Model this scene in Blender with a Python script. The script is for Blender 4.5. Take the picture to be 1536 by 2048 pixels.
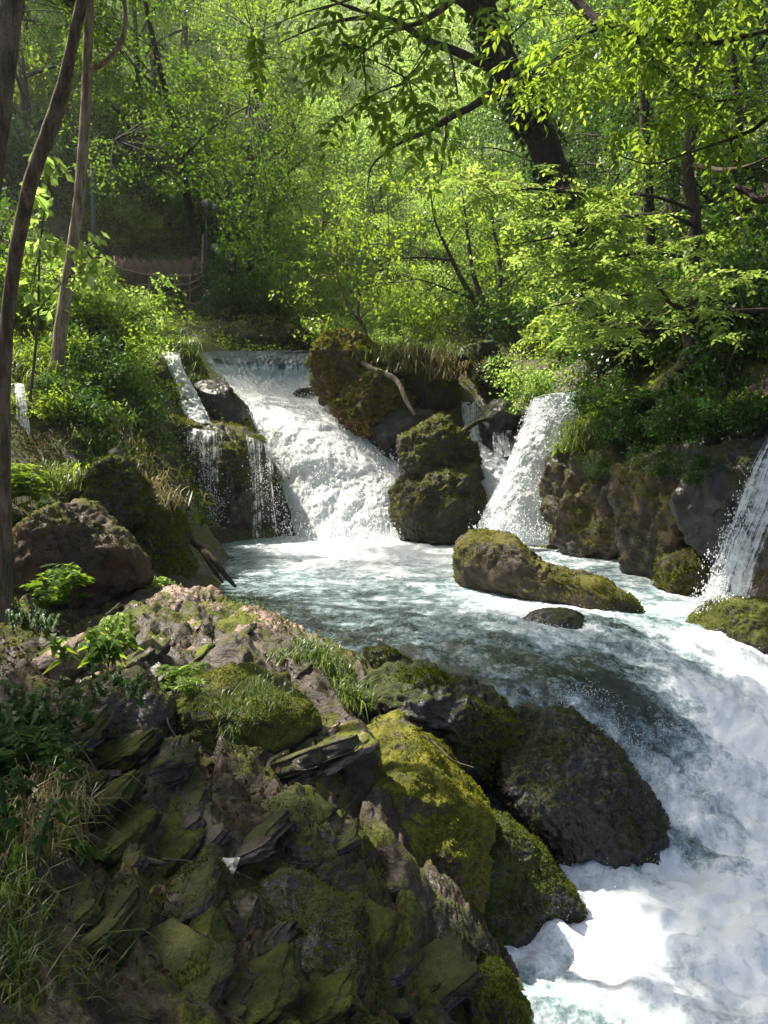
import bpy, math, random
import numpy as np
from mathutils import Vector

for _o in list(bpy.data.objects):
    bpy.data.objects.remove(_o)
SC = bpy.context.scene
R = math.radians

# ------------------------------------------------------------------ camera
CAMZ = 3.4                                  # eye height above the lower pool
PITCH = math.atan(124 / 1538.0)             # looking slightly down
F = 1538.0                                  # focal length in photo pixels
cam_d = bpy.data.cameras.new('camera')
cam = bpy.data.objects.new('camera', cam_d)
SC.collection.objects.link(cam)
cam.location = (0, 0, CAMZ)
cam.rotation_euler = (math.pi / 2 - PITCH, 0, 0)
cam_d.sensor_fit = 'VERTICAL'
cam_d.sensor_height = 36.0
cam_d.lens = 36.0 * F / 2048.0
cam_d.clip_start = 0.05
cam_d.clip_end = 1000
SC.camera = cam

# ------------------------------------------------------------------ sky, sun, exposure
SUN_DIR = np.array([-0.50, 0.30, 0.81]); SUN_DIR /= np.linalg.norm(SUN_DIR)
world = bpy.data.worlds.new('World'); SC.world = world; world.use_nodes = True
_nt = world.node_tree; _nt.nodes.clear()
_sky = _nt.nodes.new('ShaderNodeTexSky'); _sky.sky_type = 'NISHITA'; _sky.sun_disc = False
_sky.sun_elevation = math.asin(SUN_DIR[2]); _sky.sun_rotation = math.atan2(SUN_DIR[0], SUN_DIR[1])
_sky.air_density = 0.7; _sky.dust_density = 5.0; _sky.ozone_density = 0.2
_bg = _nt.nodes.new('ShaderNodeBackground'); _bg.inputs[1].default_value = 0.11
_wo = _nt.nodes.new('ShaderNodeOutputWorld')
_nt.links.new(_sky.outputs[0], _bg.inputs[0]); _nt.links.new(_bg.outputs[0], _wo.inputs[0])
sun_d = bpy.data.lights.new('sun', 'SUN'); sun = bpy.data.objects.new('sun', sun_d); SC.collection.objects.link(sun)
sun_d.energy = 5.0; sun_d.angle = R(0.6); sun_d.color = (1.0, 0.93, 0.80)
sun.rotation_euler = Vector(SUN_DIR).to_track_quat('Z', 'Y').to_euler()
sun.location = tuple(SUN_DIR * 60)
SC.view_settings.view_transform = 'Standard'
SC.view_settings.look = 'None'
SC.view_settings.gamma = 1.0
SC.view_settings.use_curve_mapping = False
SC.view_settings.exposure = 1.5
SC.cycles.max_bounces = 6
SC.cycles.diffuse_bounces = 3
SC.cycles.glossy_bounces = 2
SC.cycles.transmission_bounces = 4
SC.cycles.transparent_max_bounces = 8
SC.cycles.caustics_reflective = False
SC.cycles.caustics_refractive = False
SC.cycles.sample_clamp_indirect = 6.0
SC.cycles.use_denoising = True

# ------------------------------------------------------------------ helpers: pixels, noise
CT, ST = math.cos(PITCH), math.sin(PITCH)
def ray(px, py):
    px = np.asarray(px, float); py = np.asarray(py, float)
    xc = (px - 768) / F; yc = (1024 - py) / F
    return np.stack([xc + 0 * yc, CT + yc * ST + 0 * xc, -ST + yc * CT + 0 * xc], -1)
def P(px, py, d):
    """point seen at photo pixel (px, py) that stands d metres in front of the viewer"""
    r = ray(px, py); d = np.asarray(d, float)
    return r * (d / r[..., 1])[..., None] + np.array([0, 0, CAMZ])
def G(px, py, z):
    """point seen at photo pixel (px, py) on the level z (relative to the eye)"""
    r = ray(px, py)
    return r * (z / r[..., 2])[..., None] + np.array([0, 0, CAMZ])

_rs = np.random.RandomState(7)
_perm = np.concatenate([_rs.permutation(256)] * 3)
_grad = _rs.normal(size=(256, 3)); _grad /= np.linalg.norm(_grad, axis=1)[:, None]
def noise(p, seed=0):
    p = np.asarray(p, float) + seed * 17.31
    i = np.floor(p).astype(int); f = p - i; i &= 255
    u = f * f * f * (f * (f * 6 - 15) + 10)
    out = 0
    for dx in (0, 1):
        wx = u[..., 0] if dx else 1 - u[..., 0]
        for dy in (0, 1):
            wy = u[..., 1] if dy else 1 - u[..., 1]
            for dz in (0, 1):
                wz = u[..., 2] if dz else 1 - u[..., 2]
                h = _perm[_perm[_perm[(i[..., 0] + dx) & 255] + ((i[..., 1] + dy) & 255)] + ((i[..., 2] + dz) & 255)]
                g = _grad[h & 255]
                out = out + wx * wy * wz * (g[..., 0] * (f[..., 0] - dx) + g[..., 1] * (f[..., 1] - dy) + g[..., 2] * (f[..., 2] - dz))
    return out * 1.5
def fbm(p, oct=5, seed=0, gain=0.5, lac=2.03):
    a, s, o = 1.0, 0, 0
    p = np.asarray(p, float)
    for k in range(oct):
        o = o + a * noise(p, seed + k); s += a; p = p * lac; a *= gain
    return o / s * 1.6
def ridged(p, oct=4, seed=0, gain=0.5):
    a, s, o = 1.0, 0, 0
    p = np.asarray(p, float)
    for k in range(oct):
        o = o + a * (1 - 2 * np.abs(noise(p, seed + k))); s += a; p = p * 2.07; a *= gain
    return o / s
def smooth(a, b, x):
    t = np.clip((x - a) / (b - a), 0, 1); return t * t * (3 - 2 * t)

# ------------------------------------------------------------------ helpers: meshes, objects
def mesh(name, V, Fc, mat=None, shade=True, attrs=None, fattrs=None):
    """mesh from arrays: V (n,3), Fc (m,3|4); attrs are per point floats, fattrs per face floats"""
    V = np.ascontiguousarray(V, np.float32); Fc = np.ascontiguousarray(Fc, np.int32)
    me = bpy.data.meshes.new(name)
    n, m, k = len(V), len(Fc), Fc.shape[1]
    me.vertices.add(n); me.vertices.foreach_set('co', V.ravel())
    me.loops.add(m * k); me.loops.foreach_set('vertex_index', Fc.ravel())
    me.polygons.add(m); me.polygons.foreach_set('loop_start', np.arange(0, m * k, k, dtype=np.int32))
    if shade: me.polygons.foreach_set('use_smooth', np.ones(m, bool))
    me.update(calc_edges=True)
    for an, arr in (attrs or {}).items():
        a = me.attributes.new(an, 'FLOAT', 'POINT'); a.data.foreach_set('value', np.ascontiguousarray(arr, np.float32))
    for an, arr in (fattrs or {}).items():
        a = me.attributes.new(an, 'FLOAT', 'FACE'); a.data.foreach_set('value', np.ascontiguousarray(arr, np.float32))
    if mat: me.materials.append(mat)
    return me
def link(name, data, parent=None, loc=None):
    o = bpy.data.objects.new(name, data); SC.collection.objects.link(o)
    if parent is not None: o.parent = parent
    if loc is not None: o.location = [float(v) for v in loc]
    return o
def tag(o, label=None, cat=None, group=None, kind=None):
    if label: o['label'] = label
    if cat: o['category'] = cat
    if group: o['group'] = group
    if kind: o['kind'] = kind
    return o
def thing(name, label, cat, loc=(0, 0, 0), group=None):
    o = link(name, None, loc=loc); o.empty_display_size = 0.2
    return tag(o, label, cat, group)
def part(name, V, Fc, mat, root, kind=None, shade=True, attrs=None, fattrs=None, label=None):
    """a mesh given in world coordinates, parented to its thing (which has no rotation)"""
    off = np.zeros(3); r = root
    while r is not None:
        off += np.array(r.location); r = r.parent
    o = link(name, mesh(name, np.asarray(V) - off, Fc, mat, shade, attrs, fattrs), root)
    if kind: o['kind'] = kind
    if label: o['label'] = label
    return o
def joinm(parts):
    """join (V, F) pairs that have the same face size"""
    Vs, Fs, n = [], [], 0
    for v, f in parts:
        Vs.append(v); Fs.append(np.asarray(f) + n); n += len(v)
    return np.concatenate(Vs), np.concatenate(Fs)
def catmull(pts, n):
    pts = np.asarray(pts, float); m = len(pts)
    if m == 2:
        t = np.linspace(0, 1, n)[:, None]; return pts[0] * (1 - t) + pts[1] * t
    q = np.concatenate([[2 * pts[0] - pts[1]], pts, [2 * pts[-1] - pts[-2]]])
    t = np.linspace(0, m - 1 - 1e-9, n); i = t.astype(int); u = (t - i)[:, None]
    a, b, c, d = q[i], q[i + 1], q[i + 2], q[i + 3]
    return 0.5 * (2 * b + (c - a) * u + (2 * a - 5 * b + 4 * c - d) * u * u + (3 * b - a - 3 * c + d) * u ** 3)
def tube(path, rad, seg=8, n=None, bump=0.0, seed=0, cap=True):
    """tapered tube along a smooth path; returns quads"""
    path = np.asarray(path, float); rad = np.asarray(rad, float) * np.ones(len(path))
    n = n or max(4, 4 * len(path))
    Q = catmull(np.column_stack([path, rad]), n); C, r = Q[:, :3], np.maximum(Q[:, 3], 0.0008)
    T = np.gradient(C, axis=0); T /= np.linalg.norm(T, axis=1)[:, None] + 1e-9
    up = np.array([0.13, 0.97, 0.2]) if abs(T[0, 1]) < 0.8 else np.array([1.0, 0.1, 0.1])
    A = np.cross(T, up); A /= np.linalg.norm(A, axis=1)[:, None] + 1e-9; B = np.cross(T, A)
    th = np.linspace(0, 2 * np.pi, seg, endpoint=False)
    V = C[:, None] + r[:, None, None] * (np.cos(th)[None, :, None] * A[:, None] + np.sin(th)[None, :, None] * B[:, None])
    if bump:
        nn = fbm(V.reshape(-1, 3) * np.array([1, 1, 0.45]) / (r.mean() * 1.3), 4, seed).reshape(V.shape[:2])
        V = C[:, None] + (V - C[:, None]) * (1 + bump * nn)[..., None]
    i = np.arange(n - 1)[:, None] * seg; j = np.arange(seg)[None]; j2 = (j + 1) % seg
    Fq = np.stack([i + j, i + j2, i + seg + j2, i + seg + j], -1).reshape(-1, 4)
    V = V.reshape(-1, 3)
    if cap:
        k = len(V); V = np.concatenate([V, C[[0]], C[[-1]]])
        jj = np.arange(0, seg, 2)
        c0 = np.stack([np.full(len(jj), k), (jj + 2) % seg, (jj + 1) % seg, jj], -1)
        e = (n - 1) * seg
        c1 = np.stack([np.full(len(jj), k + 1), e + jj, e + (jj + 1) % seg, e + (jj + 2) % seg], -1)
        Fq = np.concatenate([Fq, c0, c1])
    return V, Fq
def box(c, s, rz=0.0):
    c = np.asarray(c, float); s = np.asarray(s, float) / 2
    v = np.array([[x, y, z] for x in (-1, 1) for y in (-1, 1) for z in (-1, 1)], float) * s
    cs, sn = math.cos(rz), math.sin(rz)
    v = np.column_stack([v[:, 0] * cs - v[:, 1] * sn, v[:, 0] * sn + v[:, 1] * cs, v[:, 2]]) + c
    return v, np.array([[0, 1, 3, 2], [4, 6, 7, 5], [0, 4, 5, 1], [2, 3, 7, 6], [0, 2, 6, 4], [1, 5, 7, 3]])
import bmesh
_ico = {}
def ico(sub):
    if sub not in _ico:
        bm = bmesh.new(); bmesh.ops.create_icosphere(bm, subdivisions=sub, radius=1.0)
        V = np.array([v.co[:] for v in bm.verts]); Fc = np.array([[v.index for v in f.verts] for f in bm.faces]); bm.free()
        _ico[sub] = (V, Fc)
    return _ico[sub]
def vnormals(V, Fc):
    a, b, c = V[Fc[:, 0]], V[Fc[:, 1]], V[Fc[:, 2]]
    if Fc.shape[1] == 4: n = np.cross(c - a, V[Fc[:, 3]] - b)
    else: n = np.cross(b - a, c - a)
    N = np.zeros_like(V)
    for k in range(Fc.shape[1]): np.add.at(N, Fc[:, k], n)
    return N / (np.linalg.norm(N, axis=1)[:, None] + 1e-12)
def gridfaces(r, c):
    i = np.arange(r - 1)[:, None] * c; j = np.arange(c - 1)[None]
    return np.stack([i + j, i + j + 1, i + c + j + 1, i + c + j], -1).reshape(-1, 4)
def sample(V, Fc, n, rng, weight=None):
    """n random points on a mesh (with normals), faces weighted by area x weight(centre, normal)"""
    a, b, c = V[Fc[:, 0]], V[Fc[:, 1]], V[Fc[:, 2]]
    nr = np.cross(b - a, c - a); ar = np.linalg.norm(nr, axis=1); nr = nr / (ar[:, None] + 1e-12)
    if Fc.shape[1] == 4: d = V[Fc[:, 3]]
    w = ar.copy()
    if weight is not None: w = w * np.maximum(weight((a + b + c) / 3, nr), 0)
    if w.sum() <= 0: return np.zeros((0, 3)), np.zeros((0, 3))
    k = rng.choice(len(w), n, p=w / w.sum())
    u, v = rng.rand(n), rng.rand(n)
    if Fc.shape[1] == 3:
        s = u + v > 1; u[s] = 1 - u[s]; v[s] = 1 - v[s]
        pts = a[k] + (b - a)[k] * u[:, None] + (c - a)[k] * v[:, None]
    else:
        pts = (a[k] * (1 - u)[:, None] + b[k] * u[:, None]) * (1 - v)[:, None] + (d[k] * (1 - u)[:, None] + c[k] * u[:, None]) * v[:, None]
    return pts, nr[k]

# ------------------------------------------------------------------ materials
def newmat(name):
    m = bpy.data.materials.new(name); m.use_nodes = True; m.node_tree.nodes.clear()
    return m, m.node_tree
def nd(nt, t, ins=None, **pr):
    n = nt.nodes.new('ShaderNode' + t)
    for k, v in pr.items(): setattr(n, k, v)
    for k, v in (ins or {}).items():
        s = n.inputs[k]
        if hasattr(v, 'is_output') or isinstance(v, bpy.types.NodeSocket): nt.links.new(v, s)
        else:
            if isinstance(v, tuple) and len(v) == 3 and s.type == 'RGBA': v = v + (1,)
            s.default_value = v
    return n
def math_(nt, op, a, b=0.0, c=None, clamp=False):
    n = nd(nt, 'Math', {0: a, 1: b}, operation=op); n.use_clamp = clamp
    if c is not None:
        if isinstance(c, bpy.types.NodeSocket): nt.links.new(c, n.inputs[2])
        else: n.inputs[2].default_value = c
    return n.outputs[0]
def mixc(nt, f, a, b, blend='MIX'):
    n = nt.nodes.new('ShaderNodeMix'); n.data_type = 'RGBA'; n.blend_type = blend
    for s, v in ((n.inputs[0], f), (n.inputs[6], a), (n.inputs[7], b)):
        if isinstance(v, bpy.types.NodeSocket): nt.links.new(v, s)
        else: s.default_value = v if not isinstance(v, tuple) or len(v) == 4 else v + (1,)
    return n.outputs[2]
def ramp(nt, f, lo, hi):
    return nd(nt, 'MapRange', {0: f, 1: lo, 2: hi}, interpolation_type='SMOOTHSTEP').outputs[0]
def noi(nt, vec, scale, detail=4.0, rough=0.55, dist=0.0):
    return nd(nt, 'TexNoise', {'Vector': vec, 'Scale': scale, 'Detail': detail, 'Roughness': rough, 'Distortion': dist}).outputs[0]
def stretch(nt, vec, s, rot=(0, 0, 0)):
    return nd(nt, 'Mapping', {'Vector': vec, 'Scale': s, 'Rotation': rot}).outputs[0]
def out(nt, sh):
    o = nt.nodes.new('ShaderNodeOutputMaterial'); nt.links.new(sh, o.inputs[0])

STRATA = np.array([-0.40, -0.26, 0.86]); STRATA /= np.linalg.norm(STRATA)      # normal of the slate layers
def rock_mat(name, dark, light, moss=0.5, mossA=(0.05, 0.075, 0.010), mossB=(0.16, 0.17, 0.018), wet=0.0, scale=1.0, strata=False, warm=None):
    m, nt = newmat(name)
    geo = nd(nt, 'NewGeometry'); pos = geo.outputs['Position']
    big = noi(nt, pos, 1.3 * scale, 5, .6); med = noi(nt, pos, 7 * scale, 6, .65); fine = noi(nt, pos, 42 * scale, 4, .7)
    if strata:
        rot = (math.atan2(STRATA[1], STRATA[2]), -math.asin(STRATA[0]), 0)
        ly = noi(nt, stretch(nt, pos, (2.5, 2.5, 34.0), rot), 1.0, 4, .7, .4)
    else:
        ly = med
    col = mixc(nt, ramp(nt, ly, .32, .68), dark, light)
    col = mixc(nt, ramp(nt, fine, .3, .75), col, tuple(c * 0.45 for c in dark), 'MIX') if False else mixc(nt, math_(nt, 'MULTIPLY', ramp(nt, fine, .45, .75), .6), col, tuple(c * 0.5 for c in dark))
    if warm: col = mixc(nt, ramp(nt, big, .5, .62), col, warm)
    nz = nd(nt, 'SeparateXYZ', {0: geo.outputs['Normal']}).outputs[2]
    mf = math_(nt, 'ADD', math_(nt, 'MULTIPLY', nz, .42), math_(nt, 'MULTIPLY', math_(nt, 'SUBTRACT', big, .5), 1.9))
    mf = math_(nt, 'ADD', mf, math_(nt, 'MULTIPLY', math_(nt, 'SUBTRACT', med, .5), 1.1))
    mf = ramp(nt, math_(nt, 'ADD', mf, moss - .5), -.02, .16)
    mfine = noi(nt, pos, 85 * scale, 3, .7); mmid = noi(nt, pos, 4.5 * scale, 4, .6)
    mcol = mixc(nt, ramp(nt, math_(nt, 'ADD', math_(nt, 'MULTIPLY', mmid, .6), math_(nt, 'MULTIPLY', noi(nt, pos, 19 * scale, 4, .65), .4)), .36, .64), mossA, mossB)
    mcol = mixc(nt, math_(nt, 'MULTIPLY', ramp(nt, mfine, .42, .72), .65), mcol, tuple(c * .35 for c in mossA))
    col = mixc(nt, mf, col, mcol)
    rough = nd(nt, 'MapRange', {0: math_(nt, 'ADD', med, math_(nt, 'MULTIPLY', mf, .6)), 1: .35, 2: .9, 3: max(.12, .55 - .42 * wet), 4: .95}).outputs[0]
    h = math_(nt, 'ADD', math_(nt, 'MULTIPLY', ly, .6), math_(nt, 'MULTIPLY', fine, .35))
    h = nd(nt, 'Mix', {0: mf, 2: h, 3: math_(nt, 'ADD', math_(nt, 'MULTIPLY', mfine, .8), med)}).outputs[0]
    bp = nd(nt, 'Bump', {'Height': h, 'Strength': .75, 'Distance': .035 / scale}).outputs[0]
    b = nd(nt, 'BsdfPrincipled', {'Base Color': col, 'Roughness': rough, 'Normal': bp, 'Specular IOR Level': .35 + .3 * wet})
    out(nt, b.outputs[0]); return m
def leaf_mat(name, a, b, ta, tb, gloss=.018, trans=.5):
    """thin leaves: reflect a..b, glow ta..tb when lit from behind"""
    m, nt = newmat(name)
    at = nd(nt, 'Attribute', attribute_name='rnd').outputs['Fac']
    oi = nd(nt, 'ObjectInfo').outputs['Random']
    f = math_(nt, 'ADD', math_(nt, 'MULTIPLY', at, .7), math_(nt, 'MULTIPLY', oi, .3), clamp=True)
    c1 = mixc(nt, f, a, b); c2 = mixc(nt, f, ta, tb)
    d = nd(nt, 'BsdfDiffuse', {'Color': c1}).outputs[0]; t = nd(nt, 'BsdfTranslucent', {'Color': c2}).outputs[0]
    g = nd(nt, 'BsdfGlossy', {'Color': (.8, .85, .8, 1), 'Roughness': .45}).outputs[0]
    s = nd(nt, 'MixShader', {0: trans, 1: d, 2: t}).outputs[0]
    fr = math_(nt, 'MULTIPLY', nd(nt, 'LayerWeight', {'Blend': .35}).outputs['Fresnel'], gloss * 4)
    s = nd(nt, 'MixShader', {0: fr, 1: s, 2: g}).outputs[0]
    out(nt, s); return m
def bark_mat(name, a, b, moss=0.0, scale=1.0):
    m, nt = newmat(name)
    geo = nd(nt, 'NewGeometry'); pos = nd(nt, 'TexCoord').outputs['Object']
    v = noi(nt, stretch(nt, pos, (16 * scale, 16 * scale, 3.0 * scale)), 1.0, 5, .65)
    bg = noi(nt, pos, 2.2 * scale, 4, .6); fi = noi(nt, pos, 55 * scale, 3, .6)
    col = mixc(nt, ramp(nt, v, .35, .68), a, b)
    col = mixc(nt, math_(nt, 'MULTIPLY', ramp(nt, fi, .5, .7), .5), col, tuple(c * .4 for c in a))
    if moss: col = mixc(nt, ramp(nt, math_(nt, 'ADD', bg, moss - .5), .5, .68), col, (.045, .065, .014))
    bp = nd(nt, 'Bump', {'Height': math_(nt, 'ADD', v, math_(nt, 'MULTIPLY', fi, .3)), 'Strength': .6, 'Distance': .02}).outputs[0]
    b_ = nd(nt, 'BsdfPrincipled', {'Base Color': col, 'Roughness': .85, 'Normal': bp, 'Specular IOR Level': .2})
    out(nt, b_.outputs[0]); return m
def plain_mat(name, a, b=None, rough=.7, scale=12.0, metal=0.0, bump=.2):
    m, nt = newmat(name); pos = nd(nt, 'TexCoord').outputs['Object']
    v = noi(nt, pos, scale, 5, .65)
    col = mixc(nt, ramp(nt, v, .3, .7), a, b or tuple(c * .6 for c in a))
    bp = nd(nt, 'Bump', {'Height': v, 'Strength': bump, 'Distance': .01}).outputs[0]
    b_ = nd(nt, 'BsdfPrincipled', {'Base Color': col, 'Roughness': rough, 'Metallic': metal, 'Normal': bp})
    out(nt, b_.outputs[0]); return m

def water_mat(name, flow=(1, 1, 1), scale=1.0, deep=(.024, .032, .028), murk=(.165, .235, .255)):
    """river water: glossy green-blue where smooth, milky where full of air, white where it foams (attribute foam)"""
    m, nt = newmat(name)
    pos = nd(nt, 'NewGeometry').outputs['Position']
    p2 = stretch(nt, pos, flow)
    fo = nd(nt, 'Attribute', attribute_name='foam').outputs['Fac']
    n1 = noi(nt, p2, 2.1 * scale, 7, .64, .7); n2 = noi(nt, p2, 11 * scale, 6, .68, .5); n3 = noi(nt, p2, 46 * scale, 4, .65, .3)
    vein = nd(nt, 'TexVoronoi', {'Vector': nd(nt, 'VectorMath', {0: p2, 1: nd(nt, 'TexNoise', {'Vector': p2, 'Scale': 4.0 * scale, 'Detail': 3.0}).outputs['Color']}, operation='ADD').outputs[0], 'Scale': 4.5 * scale}, feature='DISTANCE_TO_EDGE').outputs['Distance']
    lace = ramp(nt, vein, .16, .0)
    s = math_(nt, 'ADD', math_(nt, 'MULTIPLY', math_(nt, 'SUBTRACT', n1, .5), 1.25), math_(nt, 'MULTIPLY', math_(nt, 'SUBTRACT', n2, .5), 1.05))
    s = math_(nt, 'ADD', s, math_(nt, 'MULTIPLY', math_(nt, 'SUBTRACT', n3, .5), .6))
    s = math_(nt, 'MULTIPLY', s, math_(nt, 'SUBTRACT', 1.25, math_(nt, 'MULTIPLY', fo, .62)))
    s = math_(nt, 'ADD', math_(nt, 'ADD', s, math_(nt, 'MULTIPLY', lace, .12)), fo)
    milky = ramp(nt, s, .12, .62); white = ramp(nt, s, .45, .98)
    col = mixc(nt, milky, deep, murk); col = mixc(nt, white, col, (.66, .70, .72))
    rough = nd(nt, 'MapRange', {0: s, 1: .1, 2: .7, 3: .07, 4: .65}).outputs[0]
    h = math_(nt, 'ADD', math_(nt, 'MULTIPLY', n2, .6), math_(nt, 'MULTIPLY', n3, .35))
    bp = nd(nt, 'Bump', {'Height': h, 'Strength': .5, 'Distance': .035 / scale}).outputs[0]
    b = nd(nt, 'BsdfPrincipled', {'Base Color': col, 'Roughness': rough, 'Normal': bp, 'IOR': 1.33, 'Specular IOR Level': .5,
                                 'Subsurface Weight': math_(nt, 'MULTIPLY', white, .0)})
    out(nt, b.outputs[0]); return m
def fall_mat(name, thick=.55, lanes=16.0, run=1.6, dark=(.05, .075, .075)):
    """falling water: white streaks with gaps (uses attributes u across, v down, foam)"""
    m, nt = newmat(name)
    pos = nd(nt, 'NewGeometry').outputs['Position']
    u = nd(nt, 'Attribute', attribute_name='u').outputs['Fac']; v = nd(nt, 'Attribute', attribute_name='v').outputs['Fac']
    fo = nd(nt, 'Attribute', attribute_name='foam').outputs['Fac']; al = nd(nt, 'Attribute', attribute_name='cover').outputs['Fac']
    uv = nd(nt, 'CombineXYZ', {0: math_(nt, 'MULTIPLY', u, lanes), 1: math_(nt, 'MULTIPLY', v, run), 2: 0.0}).outputs[0]
    s1 = noi(nt, uv, 1.0, 5, .6, .35); s2 = noi(nt, uv, 3.6, 5, .7, .2); bl = noi(nt, pos, 5.0, 6, .66, .3); fi = noi(nt, pos, 26, 5, .7)
    s = math_(nt, 'ADD', math_(nt, 'MULTIPLY', math_(nt, 'SUBTRACT', s1, .5), 1.0), math_(nt, 'MULTIPLY', math_(nt, 'SUBTRACT', s2, .5), .75))
    s = math_(nt, 'ADD', s, math_(nt, 'MULTIPLY', math_(nt, 'SUBTRACT', bl, .5), .8))
    s = math_(nt, 'ADD', s, math_(nt, 'MULTIPLY', math_(nt, 'SUBTRACT', fi, .5), .45))
    w = ramp(nt, math_(nt, 'ADD', s, fo), .10, .62)
    mk = ramp(nt, math_(nt, 'ADD', s, fo), -.05, .36)
    col = mixc(nt, ramp(nt, math_(nt, 'ADD', s, fo), .32, .92), mixc(nt, mk, dark, (.44, .51, .54)), (.90, .92, .93))
    cov = ramp(nt, math_(nt, 'ADD', s, al), .30, .62)
    h = math_(nt, 'ADD', math_(nt, 'MULTIPLY', s2, .6), math_(nt, 'ADD', math_(nt, 'MULTIPLY', bl, .8), math_(nt, 'MULTIPLY', fi, .3)))
    bp = nd(nt, 'Bump', {'Height': h, 'Strength': .35, 'Distance': .05}).outputs[0]
    b = nd(nt, 'BsdfPrincipled', {'Base Color': col, 'Roughness': .4, 'Normal': bp, 'IOR': 1.33}).outputs[0]
    tl = nd(nt, 'BsdfTranslucent', {'Color': (.9, .92, .93, 1), 'Normal': bp}).outputs[0]
    b = nd(nt, 'MixShader', {0: math_(nt, 'MULTIPLY', w, .4), 1: b, 2: tl}).outputs[0]
    tr = nd(nt, 'BsdfTransparent').outputs[0]
    out(nt, nd(nt, 'MixShader', {0: cov, 1: tr, 2: b}).outputs[0]); return m
M = {}
M['slate'] = rock_mat('slate', (.0104, .0078, .0058), (.066, .048, .034), .27, (.03, .04, .007), (.09, .095, .014), wet=.8, strata=True)
M['slate_dry_lit'] = rock_mat('slate_dry_lit', (.08, .052, .040), (.36, .255, .205), .16, strata=True)  # reddish slate, brightened so that sunlight on the crest is in the colour
M['moss_rock'] = rock_mat('moss_rock', (0.0154, 0.0126, 0.0091), (0.0595, 0.0476, 0.0315), .50, (.032, .045, .008), (.115, .12, .016))
M['moss_brown'] = rock_mat('moss_brown', (0.0195, 0.0142, 0.0075), (0.0788, 0.0562, 0.0285), .34, (.05, .05, .010), (.14, .125, .022))
M['moss_grey'] = rock_mat('moss_grey', (0.0154, 0.0140, 0.0098), (0.0595, 0.0525, 0.0350), .42, (.035, .042, .012), (.10, .10, .022))
M['moss_sunlit'] = rock_mat('moss_sunlit', (.05, .036, .024), (.14, .10, .07), .56, (.055, .07, .010), (.20, .19, .020))  # paler moss and stone, with the sunlight put into the colour
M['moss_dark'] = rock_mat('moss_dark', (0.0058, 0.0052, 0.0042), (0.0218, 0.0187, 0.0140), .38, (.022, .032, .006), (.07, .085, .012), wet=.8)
M['wet_black'] = rock_mat('wet_black', (0.0048, 0.0042, 0.0036), (0.0204, 0.0168, 0.0132), .20, (.016, .022, .005), (.05, .055, .010), wet=.75)
M['tufa'] = rock_mat('tufa', (0.0098, 0.0069, 0.0044), (0.0416, 0.0269, 0.0127), .36, (.025, .032, .006), (.095, .092, .013), warm=(.085, .048, .017), wet=.5)
M['tufa_gold'] = rock_mat('tufa_gold', (.03, .02, .010), (.11, .07, .03), .56, (.05, .055, .008), (.18, .14, .018), warm=(.17, .09, .025))
M['tufa_brown'] = rock_mat('tufa_brown', (0.0200, 0.0128, 0.0080), (0.0920, 0.0544, 0.0304), .22, (.05, .06, .010), (.13, .12, .02), warm=(.15, .085, .038))
M['soil'] = rock_mat('soil', (.03, .023, .017), (.10, .075, .055), .42, (.035, .055, .010), (.085, .11, .018))
M['water'] = water_mat('water')
M['fall'] = fall_mat('fall')

# ------------------------------------------------------------------ terrain: one sheet through surveyed points
def rbf_fit(pts):
    X = pts[:, :2]; n = len(X)
    K = np.linalg.norm(X[:, None] - X[None], axis=2)
    A = np.zeros((n + 3, n + 3)); A[:n, :n] = K + np.eye(n) * 1e-3; A[:n, n] = 1; A[:n, n + 1:] = X; A[n, :n] = 1; A[n + 1:, :n] = X.T
    return X, np.linalg.solve(A, np.concatenate([pts[:, 2], np.zeros(3)]))
def rbf_eval(fit, Q):
    X, w = fit; n = len(X); o = np.empty(len(Q))
    for s in range(0, len(Q), 40000):
        q = Q[s:s + 40000]
        o[s:s + 40000] = np.sqrt(((q[:, None] - X[None]) ** 2).sum(2)) @ w[:n] + w[n] + q @ w[n + 1:]
    return o
_T = [  # px, py, distance
    (-60, 2048, 2.1), (250, 2048, 2.45), (500, 2048, 2.6), (760, 2048, 2.9), (930, 2048, 3.3),
    (0, 1750, 3.0), (250, 1750, 3.35), (450, 1750, 3.55), (700, 1750, 3.75), (880, 1780, 4.0), (-150, 1750, 2.9),
    (0, 1500, 3.9), (200, 1500, 4.3), (400, 1480, 4.6), (600, 1480, 4.75), (740, 1480, 4.85), (-200, 1500, 3.7),
    (0, 1350, 4.9), (150, 1350, 5.2), (350, 1330, 5.6), (550, 1330, 5.75), (670, 1335, 6.0), (-200, 1350, 4.8),
    (50, 1250, 6.4), (200, 1240, 6.8), (350, 1195, 7.7), (460, 1215, 7.5), (530, 1260, 7.0), (-150, 1250, 6.2),
    (60, 990, 8.6), (300, 990, 10.2), (100, 890, 9.6), (250, 862, 10.6), (320, 940, 11.5), (345, 1080, 10.6), (-150, 950, 8.0),
    (30, 700, 12), (150, 770, 11), (200, 640, 14), (80, 570, 18), (200, 565, 25), (330, 650, 20), (400, 668, 22.5), (340, 735, 17.5), (-100, 600, 15), (280, 790, 14.5),
    (380, 655, 25), (385, 668, 27), (300, 660, 22), (390, 850, 16.6), (460, 850, 17), (410, 760, 18.6),
    (450, 640, 25), (300, 590, 27), (400, 600, 28.5), (540, 640, 29),
    (700, 690, 19.6), (850, 705, 19.6), (960, 735, 19), (1010, 700, 20.5), (900, 650, 25), (700, 640, 30), (1100, 660, 22),
    (1060, 768, 16.3), (1170, 785, 15.2), (1210, 700, 16), (1390, 725, 11.8), (1300, 800, 12.9), (1450, 840, 10.5), (1536, 800, 10),
    (1536, 600, 17), (1250, 620, 22), (1700, 700, 12),
]
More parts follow.
